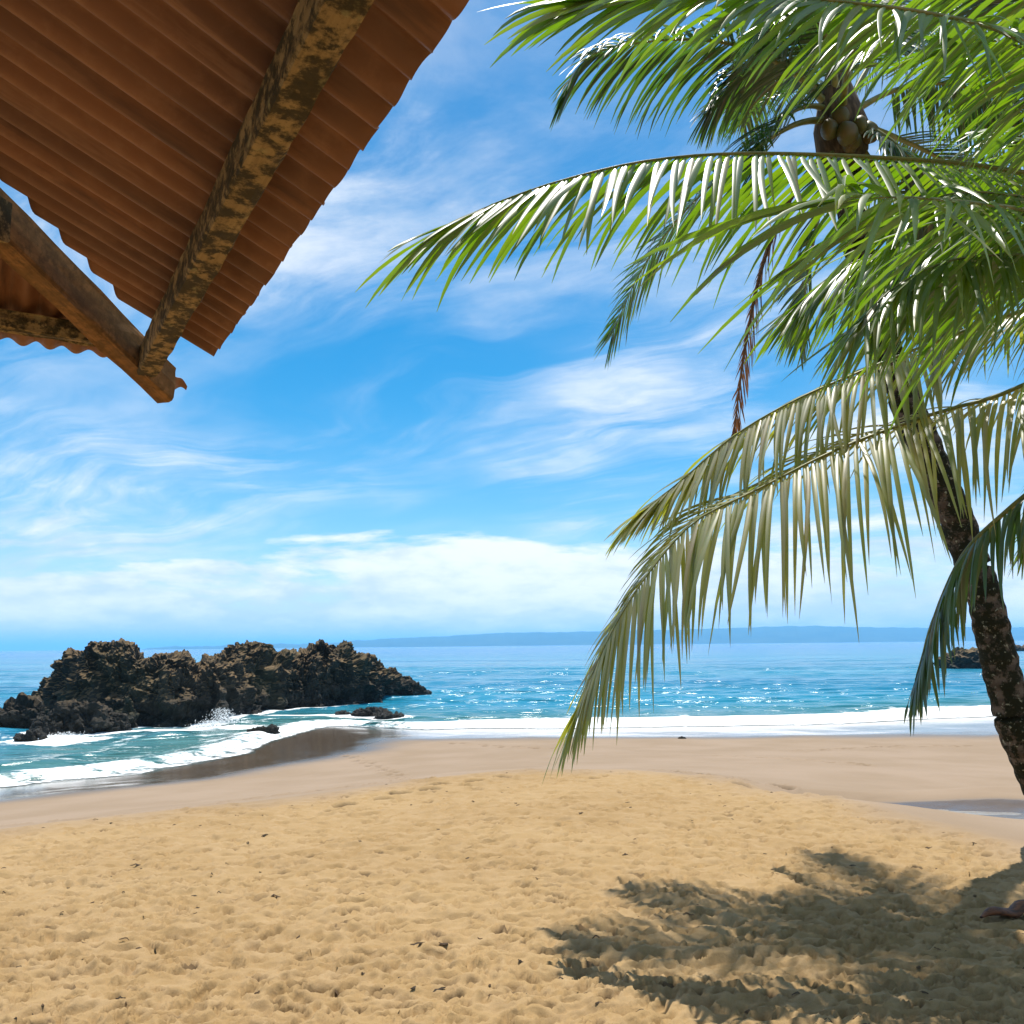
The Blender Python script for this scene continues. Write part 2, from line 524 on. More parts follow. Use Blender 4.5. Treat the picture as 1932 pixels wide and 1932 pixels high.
bayk = sstep(-5.5, -9, Xs) * sstep(45, 30, Ys)
right = sstep(-6, 2, Xs)
brk = np.exp(-((o2 - 1.1) / 0.75) ** 2) * (0.16 + 0.10 * right)
brk2 = np.exp(-((o2 - 4.3) / 0.9) ** 2) * 0.13 * (0.5 + fbm(Xs * .2, Ys * .2, seed=77))
Zsea = wv + brk + brk2 + 0.015
drock = polydist(Xs, Ys, FOOT)
for cx, cy, rr in ROCKC:
    drock = np.minimum(drock, np.maximum(0, np.hypot(Xs - cx, Ys - cy) - rr * 0.75))
streak = fbm(Xs * .35, Ys * .9, octv=4, seed=81)
foam_v = (0.60 + 0.14 * right + 0.20 * streak) * sstep(-0.55, -0.1, o2) * sstep(2.3 + 3.0 * right, 0.9 + 2.3 * right, o2)
foam_v = np.maximum(foam_v, 0.50 * sstep(-.3, .4, o2) * sstep(6.5 + 2 * right, 1.5, o2))
foam_v = np.maximum(foam_v, (0.40 + 0.42 * streak) * sstep(-.5, .5, o2) * sstep(11, 5, o2))
foam_v = np.maximum(foam_v, (0.43 + 0.35 * streak) * bayk * sstep(-.3, .5, o2))
bay_band = np.abs(o2 - 5.2 - 1.2 * fbm(Xs * .2, Ys * .2, seed=83))
foam_v = np.maximum(foam_v, 0.52 * bayk * sstep(1.0, 0.2, bay_band))
foam_v = np.maximum(foam_v, 0.64 * sstep(1.15, 0.25, drock + 0.6 * fbm(Xs * .8, Ys * .8, seed=85)) * sstep(60, 45, Ys))
splash = [(onz(430, 1372, 0), 1.8), (onz(560, 1352, 0), 1.7), (onz(660, 1352, 0), 1.6), (onz(330, 1378, 0), 1.5), (onz(110, 1398, 0), 1.6)]
for c, rr in splash:
    foam_v = np.maximum(foam_v, 0.75 * sstep(1.0, 0.35, np.hypot((Xs - c[0]) / rr / 1.6, (Ys - c[1]) / rr) + 0.4 * fbm(Xs * .9, Ys * .9, seed=87)))
foam_v = np.where((Ys > 45) & (off > 12), np.maximum(foam_v, 0.30 + 0.26 * fbm(Xs * .06, Ys * .05, octv=3, seed=91)), foam_v)
foam_v = np.where(Ys > 400, 0, foam_v)
dep = np.maximum(Zsea - Zb, 0)
# the swash thins out to a film on the sand, then dips under it
fl = sstep(-0.4, 1.1, o2)
Zsea = np.where(o2 < 1.1, Zb + 0.012 + (np.maximum(Zsea, Zb + 0.02) - Zb - 0.012) * fl, Zsea)
Zsea = np.where(o2 < -0.4, Zb - 0.03 - 0.5 * sstep(-0.6, -3, o2), Zsea)
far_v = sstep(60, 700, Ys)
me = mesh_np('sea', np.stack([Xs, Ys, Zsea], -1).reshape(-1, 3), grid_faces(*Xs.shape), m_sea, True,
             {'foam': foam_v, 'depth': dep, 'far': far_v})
link('sea', me, kind='structure')

# spray thrown up where the swell meets the outcrop
m_spray, n, out = material('white_spray')
p = n.add('ShaderNodeBsdfPrincipled', {'Base Color': (0.86, 0.88, 0.89, 1), 'Roughness': 0.6})
n.link(p.outputs[0], out.inputs[0])
OCT_V = np.array([[1, 0, 0], [-1, 0, 0], [0, 1, 0], [0, -1, 0], [0, 0, 1], [0, 0, -1]], float)
OCT_F = np.array([[0, 2, 4], [2, 1, 4], [1, 3, 4], [3, 0, 4], [2, 0, 5], [1, 2, 5], [3, 1, 5], [0, 3, 5]])
SV, SF = [], []
for (sa_, sb_), num, hgt, wid in (((424, 1366), 900, 0.62, 0.6), ((392, 1372), 400, 0.22, 0.6), ((120, 1392), 300, 0.16, 0.8)):
    c0 = onz(sa_, sb_, 0)
    for _ in range(num):
        hq = hgt * RNG.random() ** 1.8
        q0 = np.array([c0[0] + RNG.normal(0, wid * (0.55 - 0.25 * hq / hgt)) - 0.25 * hq, c0[1] + RNG.normal(0, 0.25), 0.05 + hq])
        rad_ = 0.008 + 0.032 * RNG.random() ** 2 * (1 - 0.6 * hq / hgt)
        SF.append(OCT_F + 6 * len(SV))
        SV.append(OCT_V * rad_ * RNG.uniform(0.6, 1.4, 3) + q0)
me = mesh_np('sea_spray', np.concatenate(SV), np.concatenate(SF), m_spray)
link('sea_spray', me, kind='stuff', label='white spray bursting at the foot of the dark outcrop', category='spray')

# pool of run-off water
m_pool, n, out = material('pool_water')
pos = n.add('ShaderNodeNewGeometry').outputs['Position']
bump = n.add('ShaderNodeBump', {'Strength': 0.25, 'Distance': 0.02, 'Height': n.noise(n.scalevec(pos, (1.0, 3.0, 1.0)), 4.0, 3.0)})
p = n.add('ShaderNodeBsdfPrincipled', {'Base Color': (0.24, 0.20, 0.15, 1), 'Roughness': 0.06, 'IOR': 1.33, 'Normal': bump.outputs[0]})
n.link(p.outputs[0], out.inputs[0])
pv = []
for i in range(40):
    a = i / 40 * 2 * math.pi
    q = (1 + 0.18 * math.sin(3 * a + 1) + 0.1 * math.sin(7 * a))
    A, B = 1.9 * q * math.cos(a), 0.43 * q * math.sin(a)
    pv.append((PUD[0] + A * ca - B * sa, PUD[1] + A * sa + B * ca, PUD[2] - 0.012))
pv.append((PUD[0], PUD[1], PUD[2] - 0.012))
me = bpy.data.meshes.new('pool_of_water')
me.from_pydata(pv, [], [(i, (i + 1) % 40, 40) for i in range(40)])
me.materials.append(m_pool)
link('pool_of_water', me, kind='structure')

# ------------------------------------------------------------------ hills across the gulf
m_hill, n, out = material('wooded_hills')
pos = n.add('ShaderNodeNewGeometry').outputs['Position']
hc = n.mix(n.map(n.noise(pos, 0.004, 5.0), 0.35, 0.65), (0.035, 0.065, 0.035), (0.06, 0.09, 0.045))
p = n.add('ShaderNodeBsdfPrincipled', {'Base Color': hc, 'Roughness': 0.95, 'Specular IOR Level': 0.1})
n.link(p.outputs[0], out.inputs[0])
HD = 6500.0
prof = [(-900, 0), (-300, -6), (240, -6), (280, 3), (330, 7), (380, 6), (420, 7), (460, 11), (520, 9), (600, 8), (660, 13), (700, 15), (760, 18),
        (872, 23), (980, 27), (1100, 27), (1300, 29), (1420, 32), (1500, 34), (1620, 31), (1750, 28), (1932, 27), (2300, 30), (3200, 20)]
hx = np.arange(-700, 3000, 6.0)
hh = np.interp(hx, [a for a, b in prof], [b for a, b in prof])
hh = np.where(hh > 0, hh + 1.3 * fbm(hx * .02, hx * 0, octv=4, seed=101) * 2, hh)
hv = []
rows = 9
for j in range(rows):
    t = j / (rows - 1)
    for x_, h_ in zip(hx, hh):
        hor = 1227.8 - 0.01047 * x_
        b = at(x_, hor, HD * (1 + 0.35 * t))
        top = h_ / 1932 / FOC * HD
        prof_t = math.sin(min(t * 1.15, 1) * math.pi / 2)
        zz = top * prof_t * (1 + 0.25 * t) + (22 * t * (1 - t) * math.sin(x_ * .13 + 3 * t) + 14 * t * (1 - t) * math.sin(x_ * .31)) * (top > 20)
        hv.append((b[0], b[1], zz - 2))
me = mesh_np('hills', hv, grid_faces(rows, len(hx)), m_hill)
link('hills', me, kind='structure')

# ------------------------------------------------------------------ rocks
m_rock, n, out = material('volcanic_rock')
gn = n.add('ShaderNodeNewGeometry')
pos, nor = gn.outputs['Position'], gn.outputs['Normal']
sx = n.add('ShaderNodeSeparateXYZ', {0: nor})
sz = n.add('ShaderNodeSeparateXYZ', {0: pos})
a1 = n.noise(pos, 0.9, 6.0, 0.62)
a2 = n.noise(pos, 5.0, 6.0, 0.7)
a3 = n.noise(pos, 0.35, 3.0, 0.5)
base = n.mix(n.map(a1, 0.35, 0.65), (0.020, 0.020, 0.017), (0.048, 0.044, 0.036))
base = n.mix(n.map(a2, 0.5, 0.72, 0, 0.6), base, (0.12, 0.095, 0.068))
ochre = n.mix(n.map(a2, 0.35, 0.7), (0.36, 0.23, 0.105), (0.22, 0.15, 0.08))
flat = n.math('MULTIPLY', n.map(n.math('ADD', sx.outputs[2], n.math('MULTIPLY', a1, 0.5)), 0.50, 0.95),
              n.map(n.math('ADD', sz.outputs[2], n.math('MULTIPLY', a3, 2.0)), 1.4, 2.9))
base = n.mix(n.math('MULTIPLY', flat, 0.7), base, ochre)
base = n.mix(n.math('MULTIPLY', n.map(a3, 0.5, 0.65), 0.25), base, (0.06, 0.07, 0.03))
wetr = n.map(n.math('ADD', sz.outputs[2], n.math('MULTIPLY', a1, 0.4)), 0.75, 0.35)
base = n.mix(wetr, base, n.mix(0.6, base, (0.012, 0.011, 0.010)))
bump = n.add('ShaderNodeBump', {'Strength': 0.9, 'Distance': 0.14, 'Height': n.math('ADD', a2, n.noise(pos, 17.0, 4.0, 0.7))})
p = n.add('ShaderNodeBsdfPrincipled', {'Base Color': base, 'Roughness': n.map(wetr, 0, 1, 0.9, 0.5), 'Normal': bump.outputs[0],
                                       'Specular IOR Level': 0.3})
n.link(p.outputs[0], out.inputs[0])


def rough_normals(V, nr, nc):
    G = V.reshape(nr, nc, 3)
    a = np.gradient(G, axis=1); b = np.gradient(G, axis=0)
    nn = np.cross(a, b)
    return nn / (np.linalg.norm(nn, axis=-1, keepdims=True) + 1e-9)


def craggy(Pn, k=1.0, seed=0):
    x, y, z = Pn[..., 0] * k, Pn[..., 1] * k, Pn[..., 2] * k
    wx = 0.5 * perlin(x * .6, y * .6, z * .6, seed + 5)
    d = 0.46 * fbm((x + wx) * .42, y * .42, z * .55, 2, seed, ridge=True)
    d += 0.38 * np.abs(perlin((x + wx) * .95, y * .95, z * .75, seed + 31)) * 1.4
    d += 0.24 * fbm(x * 1.9, y * 1.9, (z + wx) * 1.9, 3, seed + 50, ridge=True)
    bx_, by_, bz_ = x * 0.95 + 0.9 * wx, y * 0.95 + 0.5 * wx, z * 1.25 + 0.35 * x + 0.4 * wx
    d += 0.34 * (hsh(np.floor(bx_).astype(np.int64), np.floor(by_).astype(np.int64), np.floor(bz_).astype(np.int64), seed + 7) / 4294967295.0 - 0.5)
    bx_, by_, bz_ = x * 2.3 - 0.7 * wx, y * 2.3 + 0.9 * wx, z * 2.9 + 0.8 * x
    d += 0.16 * (hsh(np.floor(bx_).astype(np.int64), np.floor(by_).astype(np.int64), np.floor(bz_).astype(np.int64), seed + 8) / 4294967295.0 - 0.5)
    d += 0.13 * np.abs(perlin(x * 4.6, y * 4.6, z * 4.6, seed + 70))
    d += 0.06 * perlin(x * 9.5, y * 9.5, z * 9.5, seed + 90)
    return d / k


crest_px = [(20, 1352), (58, 1346), (72, 1308), (100, 1266), (128, 1238), (150, 1224), (185, 1213), (215, 1219), (240, 1214), (262, 1226),
            (285, 1241), (330, 1237), (352, 1243), (380, 1254), (402, 1244), (430, 1230), (447, 1214), (500, 1213), (516, 1230), (560, 1235),
            (600, 1219), (642, 1212), (664, 1217), (682, 1232), (720, 1249), (758, 1272), (790, 1291), (812, 1308)]
NU, NV = 620, 150
pxs = np.linspace(16, 814, NU)
cy = np.interp(pxs, [a for a, b in crest_px], [b for a, b in crest_px])
fx = np.interp(pxs, [a for a, b in foot_px], FOOT[:, 0])
fy = np.interp(pxs, [a for a, b in foot_px], FOOT[:, 1])
V = np.zeros((NV, NU, 3))
for i in range(NU):
    T = 5.6 * min(1, 0.30 + (pxs[i] - 16) / 120, 0.25 + (814 - pxs[i]) / 140)
    r = ray(pxs[i], cy[i])
    dirv = r[:2] / np.linalg.norm(r[:2])
    fd = math.hypot(fx[i], fy[i])
    cd = fd + 0.34 * T
    hz = ZC + r[2] / np.linalg.norm(r[:2]) * cd
    hz = max(hz, 0.25)
    shoulder = 0.80 + 0.10 * math.sin(pxs[i] * .05) + 0.06 * math.sin(pxs[i] * .13)
    sec = [(-0.02, -0.9), (0.0, 0.0), (0.05, hz * 0.30), (0.08, hz * shoulder * 0.8), (0.17, hz * shoulder), (0.34, hz), (0.52, hz * 0.97),
           (0.75, hz * 0.80), (0.93, hz * 0.45), (1.05, -0.9)]
    sv = np.array([(a * T, b) for a, b in sec])
    L = np.concatenate([[0], np.cumsum(np.linalg.norm(np.diff(sv, axis=0), axis=1))])
    tt = np.linspace(0, 1, NV) ** 1.25 * L[-1]
    q, zz = np.interp(tt, L, sv[:, 0]), np.interp(tt, L, sv[:, 1])
    V[:, i, 0] = dirv[0] * (fd + q); V[:, i, 1] = dirv[1] * (fd + q); V[:, i, 2] = zz
Nr = rough_normals(V, NV, NU)
if Nr[NV // 3, NU // 2, 1] > 0:
    Nr = -Nr
disp = craggy(V, 1.0, 3) - 0.36
endk = np.minimum(1, np.minimum(np.arange(NU), NU - 1 - np.arange(NU)) / 40.0)[None, :, None]
V = V + Nr * (disp[..., None] * 1.25) * (0.35 + 0.65 * endk)
me = mesh_np('rock_outcrop', V.reshape(-1, 3), grid_faces(NV, NU), m_rock, False)
o = link('rock_outcrop', me, label='long craggy dark rock outcrop with ochre tops standing in the surf', category='rock')


def ico(sub):
    import bmesh
    bm = bmesh.new()
    bmesh.ops.create_icosphere(bm, subdivisions=sub, radius=1.0)
    v = np.array([x.co[:] for x in bm.verts]); fc = np.array([[q.index for q in fa.verts] for fa in bm.faces])
    bm.free()
    return v, fc


ICO5 = ico(5)


def boulder(name, c, size, seed, label, group, mat=None, rough=1.0):
    v, fc = ICO5
    s = np.array(size)
    P_ = v * s
    nn = v / s; nn /= np.linalg.norm(nn, axis=1, keepdims=True)
    k = 1.6 / max(size)
    P_ = P_ + nn * ((craggy(P_ + seed * 7.3, k, seed) - 0.33 / k) * 1.1 * rough)[:, None]
    P_ = P_ + np.array(c)
    me = mesh_np(name, P_, fc, mat or m_rock, False)
    return link(name, me, label=label, category='rock', group=group)


blabels = ['dark boulder against the left foot of the outcrop', 'dark boulder cut by the left edge of the picture',
           'largest craggy boulder in the surf before the outcrop', 'lumpy middle boulder between two larger ones in the surf',
           'boulder beside the white splash at the outcrop foot', 'lowest flat rock awash in foam at far left',
           'upright knob of rock against the dark outcrop face']
for (a, b, s, sd), lab in zip(BOULDERS, blabels):
    c = onz(a, b, 0)
    boulder('boulder', (c[0], c[1], s[2] * 0.24), [q_ * 0.86 for q_ in s], sd, lab, 'boulders at the foot of the outcrop')
slabels = ['low dark rock breaking the water right of the outcrop', 'flatter wet rock just right of the other low rock', 'small dark rock in the backwash of the bay',
           'tiny rock tip in the foam by the outcrop']
for (a, b, s, sd), lab in zip(SKERRIES, slabels):
    c = onz(a, b, 0)
    boulder('low_rock', (c[0], c[1], 0.06), s, sd, lab, 'low rocks awash near the outcrop')
c = onz(1836, 1262, 0)
boulder('islet', (c[0] + 1.5, c[1] + 4, 0.4), (4.2, 2.8, 2.1), 41, 'distant rocky islet behind the palm trunk', 'rocky islets offshore')
c = onz(1925, 1228, 0)
boulder('islet', (c[0], c[1], 0.3), (6.5, 4, 2.4), 43, 'farthest low islet at the right edge of the sea', 'rocky islets offshore')
c = onz(1286, 1396, 0.13)
boulder('stone', (c[0], c[1], 0.14), (0.16, 0.12, 0.09), 47, 'small dark stone alone on the shining wet sand', None)
if 'group' in bpy.data.objects['stone'] and bpy.data.objects['stone']['group'] is None:
    del bpy.data.objects['stone']['group']

# ------------------------------------------------------------------ roof of the shelter
m_sheet, n, out = material('rusty_corrugated_iron')
pos = n.add('ShaderNodeTexCoord').outputs['Object']
a1 = n.noise(pos, 1.6, 5.0, 0.6)
a2 = n.noise(pos, 14.0, 5.0, 0.65)
su = n.add('ShaderNodeAttribute', attribute_name='across').outputs['Fac']
sv_ = n.add('ShaderNodeAttribute', attribute_name='along').outputs['Fac']
stv = n.add('ShaderNodeCombineXYZ', {0: n.math('MULTIPLY', su, 16.0), 1: n.math('MULTIPLY', sv_, 1.3), 2: 0.0}).outputs[0]
a3 = n.noise(stv, 1.0, 6.0, 0.65)
a4 = n.noise(stv, 0.35, 4.0, 0.6)
c1 = n.mix(n.map(a1, 0.3, 0.7), (0.30, 0.125, 0.050), (0.20, 0.085, 0.038))
c1 = n.mix(n.map(a2, 0.45, 0.75, 0, 0.65), c1, (0.36, 0.17, 0.08))
c1 = n.mix(n.map(a4, 0.42, 0.62, 0, 0.55), c1, (0.13, 0.06, 0.03))
c1 = n.mix(n.map(a3, 0.54, 0.70, 0, 0.75), c1, (0.085, 0.04, 0.022))
c1 = n.mix(n.map(a3, 0.44, 0.34, 0, 0.45), c1, (0.40, 0.20, 0.10))
bump = n.add('ShaderNodeBump', {'Strength': 0.25, 'Distance': 0.004, 'Height': a2})
p = n.add('ShaderNodeBsdfPrincipled', {'Base Color': c1, 'Roughness': 0.55, 'Normal': bump.outputs[0], 'Specular IOR Level': 0.35})
n.link(p.outputs[0], out.inputs[0])


def wood(name, ca_, cb_, moss, lichen):
    m, n, out = material(name)
    pos = n.add('ShaderNodeTexCoord').outputs['Object']
    a1 = n.noise(pos, 9.0, 6.0, 0.65, 0.3)
    a2 = n.noise(pos, 26.0, 5.0, 0.7)
    uv = n.add('ShaderNodeAttribute', attribute_name='along').outputs['Fac']
    ac = n.add('ShaderNodeAttribute', attribute_name='across').outputs['Fac']
    gv = n.add('ShaderNodeCombineXYZ', {0: n.math('MULTIPLY', uv, 2.5), 1: n.math('MULTIPLY', ac, 60.0), 2: 0.0}).outputs[0]
    grain = n.noise(gv, 1.0, 6.0, 0.65, 0.4)
    c = n.mix(n.map(grain, 0.3, 0.7), ca_, cb_)
    c = n.mix(n.math('MULTIPLY', n.map(n.math('ADD', n.math('MULTIPLY', a1, 0.45), n.math('MULTIPLY', a2, 0.55)), 0.42, 0.53), moss), c, (0.035, 0.028, 0.012))
    c = n.mix(n.math('MULTIPLY', n.map(a2, 0.52, 0.6), moss * 0.8), c, (0.045, 0.035, 0.016))
    c = n.mix(n.math('MULTIPLY', n.map(n.noise(pos, 12.0, 4.0, 0.6), 0.60, 0.68), lichen), c, (0.40, 0.32, 0.14))
    bump = n.add('ShaderNodeBump', {'Strength': 0.5, 'Distance': 0.005, 'Height': n.math('ADD', grain, a2)})
    p = n.add('ShaderNodeBsdfPrincipled', {'Base Color': c, 'Roughness': 0.85, 'Normal': bump.outputs[0], 'Specular IOR Level': 0.2})
    n.link(p.outputs[0], out.inputs[0])
    return m


m_mossy = wood('mossy_timber', (0.36, 0.24, 0.10), (0.25, 0.16, 0.065), 0.9, 0.5)
m_timber = wood('brown_timber', (0.34, 0.17, 0.06), (0.20, 0.095, 0.035), 0.35, 0.0)

HE = 1.0                                           # eave height above the eye
TP = math.tan(R(25))
CN = np.array([-1.284, 3.258])                     # corner of the two eaves in plan
E1 = np.array([.512, -.859]); I1 = np.array([-.859, -.512])
PITCHW, AMP = 0.085, 0.0145
SN, CS = math.sin(R(25)), math.cos(R(25))


def slope_pt(which, u, v, dz):
    a, b = (E1, I1) if which == 1 else (I1, E1)
    q = CN + a * u + b * v
    return (q[0], q[1], ZC + HE + v * TP + dz)


roof = thing('shelter_roof', (-1.8, 0.4, 1.6), 'rusty corrugated iron hip roof corner on mossy timbers at upper left', 'roof')


def sheet(which, ua, ub, va, vfun, lift, wob=0.0, bow=0.0):
    nu = max(8, int((ub - ua) / PITCHW * 12))
    uu = np.linspace(ua, ub, nu)
    rows = 16
    top, sal, sac = [], [], []
    for r_i in range(rows):
        for u in uu:
            v0 = va + 0.0016 * math.sin(u * 41) * wob + 0.0012 * math.sin(u * 97 + 1) * wob
            v1 = max(vfun(u), v0 + 0.01)
            v = v0 + (v1 - v0) * r_i / (rows - 1)
            skew = 0.0
            sal.append(v); sac.append(u + 7.3 * which)
            dz = AMP * math.cos(2 * math.pi * (u - 0.02) / PITCHW) + AMP + lift + 0.006 * math.sin(v * 3 + u * 2)
            vv = v - dz * SN
            top.append(slope_pt(which, u + skew, vv, dz * CS + (v - vv) * TP))
    me = mesh_np('roof_sheet', top, grid_faces(rows, nu), m_sheet, True, {'along': sal, 'across': sac})
    o = link('roof_sheet', me, roof)
    md_ = o.modifiers.new('thickness', 'SOLIDIFY')
    md_.thickness = 0.0025
    return o


vmax = 4.6  # unseen run of the roof, enlarged to shade the ground beneath
u = 0.455
k = 0
while u < 9.0:
    ub = u + PITCHW * 10
    sheet(1, u, ub, 0.0 + 0.0025 * (k % 3 - 1), lambda t: min(vmax, t - 0.175), 0.003 * (k % 2), 1.0)
    u = ub - PITCHW
    k += 1
u = 0.0
k = 0
sheet(2, 0.0, 0.15, 0.0, lambda t: min(0.2, t + 0.02), 0.0, 1.0)
u = 0.13
while u < 8.5:
    ub = u + PITCHW * 10
    sheet(2, u, ub, 0.115, lambda t: min(vmax, t - 0.06), 0.003 * (k % 2) + 0.003, 1.0)
    u = ub - PITCHW
    k += 1


def beam(name, a, b, wdir, hw, depth, mat, rag=0.0, seed=0, nseg=40, parent=None):
    """timber from a to b (centre of its top face), half width hw along wdir, hanging down by depth"""
    a, b, wdir = np.array(a), np.array(b), np.array(wdir)
    L = np.linalg.norm(b - a)
    V, al, ac = [], [], []
    prof = [(-1, 0), (-1, -.12), (-1, -.5), (-1, -.9), (-.88, -1), (-.4, -1), (0.3, -1), (.88, -1), (1, -.9), (1, -.5), (1, -.12), (1, 0)]
    for i in range(nseg + 1):
        t = i / nseg
        c = a + (b - a) * t
        for j, (x, z) in enumerate(prof):
            jit = rag * (perlin(np.array([t * L * 9.0]), np.array([j * 1.7]), seed=seed)[0] + 0.6 * perlin(np.array([t * L * 31.0]), np.array([j * 2.3]), seed=seed + 3)[0])
            q = c + wdir * (x * (hw + jit)) + np.array([0, 0, z * (depth + jit)])
            V.append(q); al.append(t * L); ac.append(j / len(prof) * 0.25)
    k = len(prof)
    F = []
    for i in range(nseg):
        for j in range(k):
            F.append((i * k + j, i * k + (j + 1) % k, (i + 1) * k + (j + 1) % k, (i + 1) * k + j))
    me = mesh_np(name, V, F, mat, False, {'along': al, 'across': ac})
    import bmesh
    bm = bmesh.new(); bm.from_mesh(me); bm.verts.ensure_lookup_table()
    bm.faces.new([bm.verts[j] for j in range(k)][::-1]); bm.faces.new([bm.verts[nseg * k + j] for j in range(k)])
    bmesh.ops.recalc_face_normals(bm, faces=bm.faces)
    bm.to_mesh(me); bm.free()
    return link(name, me, parent)


def dirn(v):
    return np.array([v[0], v[1], 0.0])


HIPD = (E1 + I1) / math.sqrt(2)
HIPN = np.array([HIPD[1], -HIPD[0]])


def hip_pt(L, dz, wofs=0.0):
    q = CN + HIPD * L + HIPN * wofs
    return (q[0], q[1], ZC + HE + L / math.sqrt(2) * TP + dz)


o = beam('purlin', slope_pt(1, 0.205, 0.172, -0.004), slope_pt(1, 9.4, 0.172, -0.004), dirn(I1), 0.036, 0.092, m_mossy, 0.0035, 1, 260, roof)
o['label'] = 'mottled mossy timber under the rusty sheets'
beam('purlin', slope_pt(2, 0.25, 0.262, -0.004), slope_pt(2, 8.8, 0.262, -0.004), dirn(E1), 0.03, 0.06, m_mossy, 0.010, 2, 60, roof)
beam('purlin', slope_pt(1, 1.75, 1.45, -0.004), slope_pt(1, 9.4, 1.45, -0.004), dirn(I1), 0.036, 0.09, m_timber, 0.008, 3, 40, roof)
beam('hip_rafter', hip_pt(0.12, 0.022, 0.004), hip_pt(6.4, 0.022, 0.004), dirn(HIPN), 0.038, 0.132, m_timber, 0.006, 4, 60, roof)
beam('cross_tie', hip_pt(0.98, -0.02, -0.05), (hip_pt(0.98, -0.02)[0] - 1.6, hip_pt(0.98, -0.02)[1] - 0.5, hip_pt(0.98, -0.02)[2] + 0.05), dirn(HIPD), 0.05, 0.13, m_mossy, 0.01, 6, 30, roof)
q = hip_pt(2.6, 0)
gz = 1.5
# posts carrying the roof, outside the picture
for (px_, py_) in ((q[0], q[1]), (q[0] + E1[0] * 3, q[1] + E1[1] * 3)):
    import bmesh
    bm = bmesh.new()
    bmesh.ops.create_cone(bm, cap_ends=True, segments=14, radius1=0.08, radius2=0.07, depth=1.0)
    for v_ in bm.verts:
        v_.co = (v_.co.x + px_, v_.co.y + py_, (v_.co.z + .5) * (q[2] - 0.12 - gz) + gz)
    me = bpy.data.meshes.new('post'); bm.to_mesh(me); bm.free(); me.materials.append(m_timber)
    link('post', me, roof)

# ------------------------------------------------------------------ palms
def leaf_mat(name, top, top2, trans, dead=False):
    m, n, out = material(name)
    tint = n.add('ShaderNodeAttribute', attribute_name='tint').outputs['Fac']
    along = n.add('ShaderNodeAttribute', attribute_name='along').outputs['Fac']
    pos = n.add('ShaderNodeNewGeometry').outputs['Position']
    nz = n.noise(pos, 9.0, 3.0)
    c = n.mix(tint, top, top2)
    c = n.mix(n.map(nz, 0.4, 0.7, 0, 0.35), c, (top2[0] * 1.5, top2[1] * 1.25, top2[2]))
    yel = (0.30, 0.22, 0.03) if not dead else (0.3, 0.18, 0.08)
    c = n.mix(n.math('MULTIPLY', n.map(along, 0.80, 1.0), n.map(tint, 0.3, 0.9)), c, yel)
    sick = n.math('MULTIPLY', n.map(tint, 0.90, 0.96), n.map(nz, 0.35, 0.6, 0.3, 1.0))
    c = n.mix(sick, c, (0.22, 0.15, 0.06))
    tc = n.mix(tint, trans, (trans[0] * 1.4, trans[1] * 1.1, trans[2]))
    p = n.add('ShaderNodeBsdfPrincipled', {'Base Color': c, 'Roughness': 0.38 if not dead else 0.8, 'Specular IOR Level': 1.0 if not dead else 0.2, 'IOR': 1.6 if not dead else 1.4, 'Coat Weight': 0.38 if not dead else 0.0, 'Coat Roughness': 0.42, 'Coat IOR': 1.6})
    t = n.add('ShaderNodeBsdfTranslucent', {'Color': tc})
    ms = n.add('ShaderNodeMixShader', {0: 0.42, 1: p.outputs[0], 2: t.outputs[0]})
    n.link(ms.outputs[0], out.inputs[0])
    return m


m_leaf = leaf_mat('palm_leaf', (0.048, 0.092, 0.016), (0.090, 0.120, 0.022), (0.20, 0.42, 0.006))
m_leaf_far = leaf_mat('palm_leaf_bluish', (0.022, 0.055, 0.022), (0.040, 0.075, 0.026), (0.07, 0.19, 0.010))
m_leaf_old = leaf_mat('palm_leaf_olive', (0.17, 0.20, 0.055), (0.25, 0.24, 0.09), (0.40, 0.50, 0.04))
m_dead = leaf_mat('palm_leaf_dead', (0.16, 0.085, 0.045), (0.22, 0.12, 0.07), (0.2, 0.1, 0.04), True)
m_rachis, n, out = material('palm_stalk')
pos = n.add('ShaderNodeNewGeometry').outputs['Position']
c = n.mix(n.map(n.noise(pos, 12.0, 3.0), 0.35, 0.65), (0.13, 0.16, 0.04), (0.22, 0.21, 0.06))
p = n.add('ShaderNodeBsdfPrincipled', {'Base Color': c, 'Roughness': 0.45, 'Specular IOR Level': 0.5})
n.link(p.outputs[0], out.inputs[0])
m_rachis_dead, n, out = material('palm_stalk_dead')
p = n.add('ShaderNodeBsdfPrincipled', {'Base Color': (0.16, 0.09, 0.05, 1), 'Roughness': 0.8})
n.link(p.outputs[0], out.inputs[0])

m_trunk, n, out = material('palm_trunk')
pos = n.add('ShaderNodeNewGeometry').outputs['Position']
al = n.add('ShaderNodeAttribute', attribute_name='along').outputs['Fac']
a1 = n.noise(pos, 8.0, 7.0, 0.72)
a2 = n.noise(pos, 24.0, 5.0, 0.65)
ring = n.math('SINE', n.math('ADD', n.math('MULTIPLY', al, 45.0), n.math('MULTIPLY', a1, 4.0)))
c = n.mix(n.map(ring, -1, 1), (0.085, 0.062, 0.045), (0.135, 0.105, 0.08))
c = n.mix(n.map(a1, 0.42, 0.52), c, (0.018, 0.018, 0.008))
c = n.mix(n.map(a2, 0.60, 0.66, 0, 0.8), c, (0.36, 0.36, 0.26))
bump = n.add('ShaderNodeBump', {'Strength': 0.8, 'Distance': 0.03, 'Height': n.math('ADD', a2, n.math('MULTIPLY', ring, 0.2))})
p = n.add('ShaderNodeBsdfPrincipled', {'Base Color': c, 'Roughness': 0.9, 'Normal': bump.outputs[0], 'Specular IOR Level': 0.15})
n.link(p.outputs[0], out.inputs[0])
m_nut, n, out = material('coconut_husk')
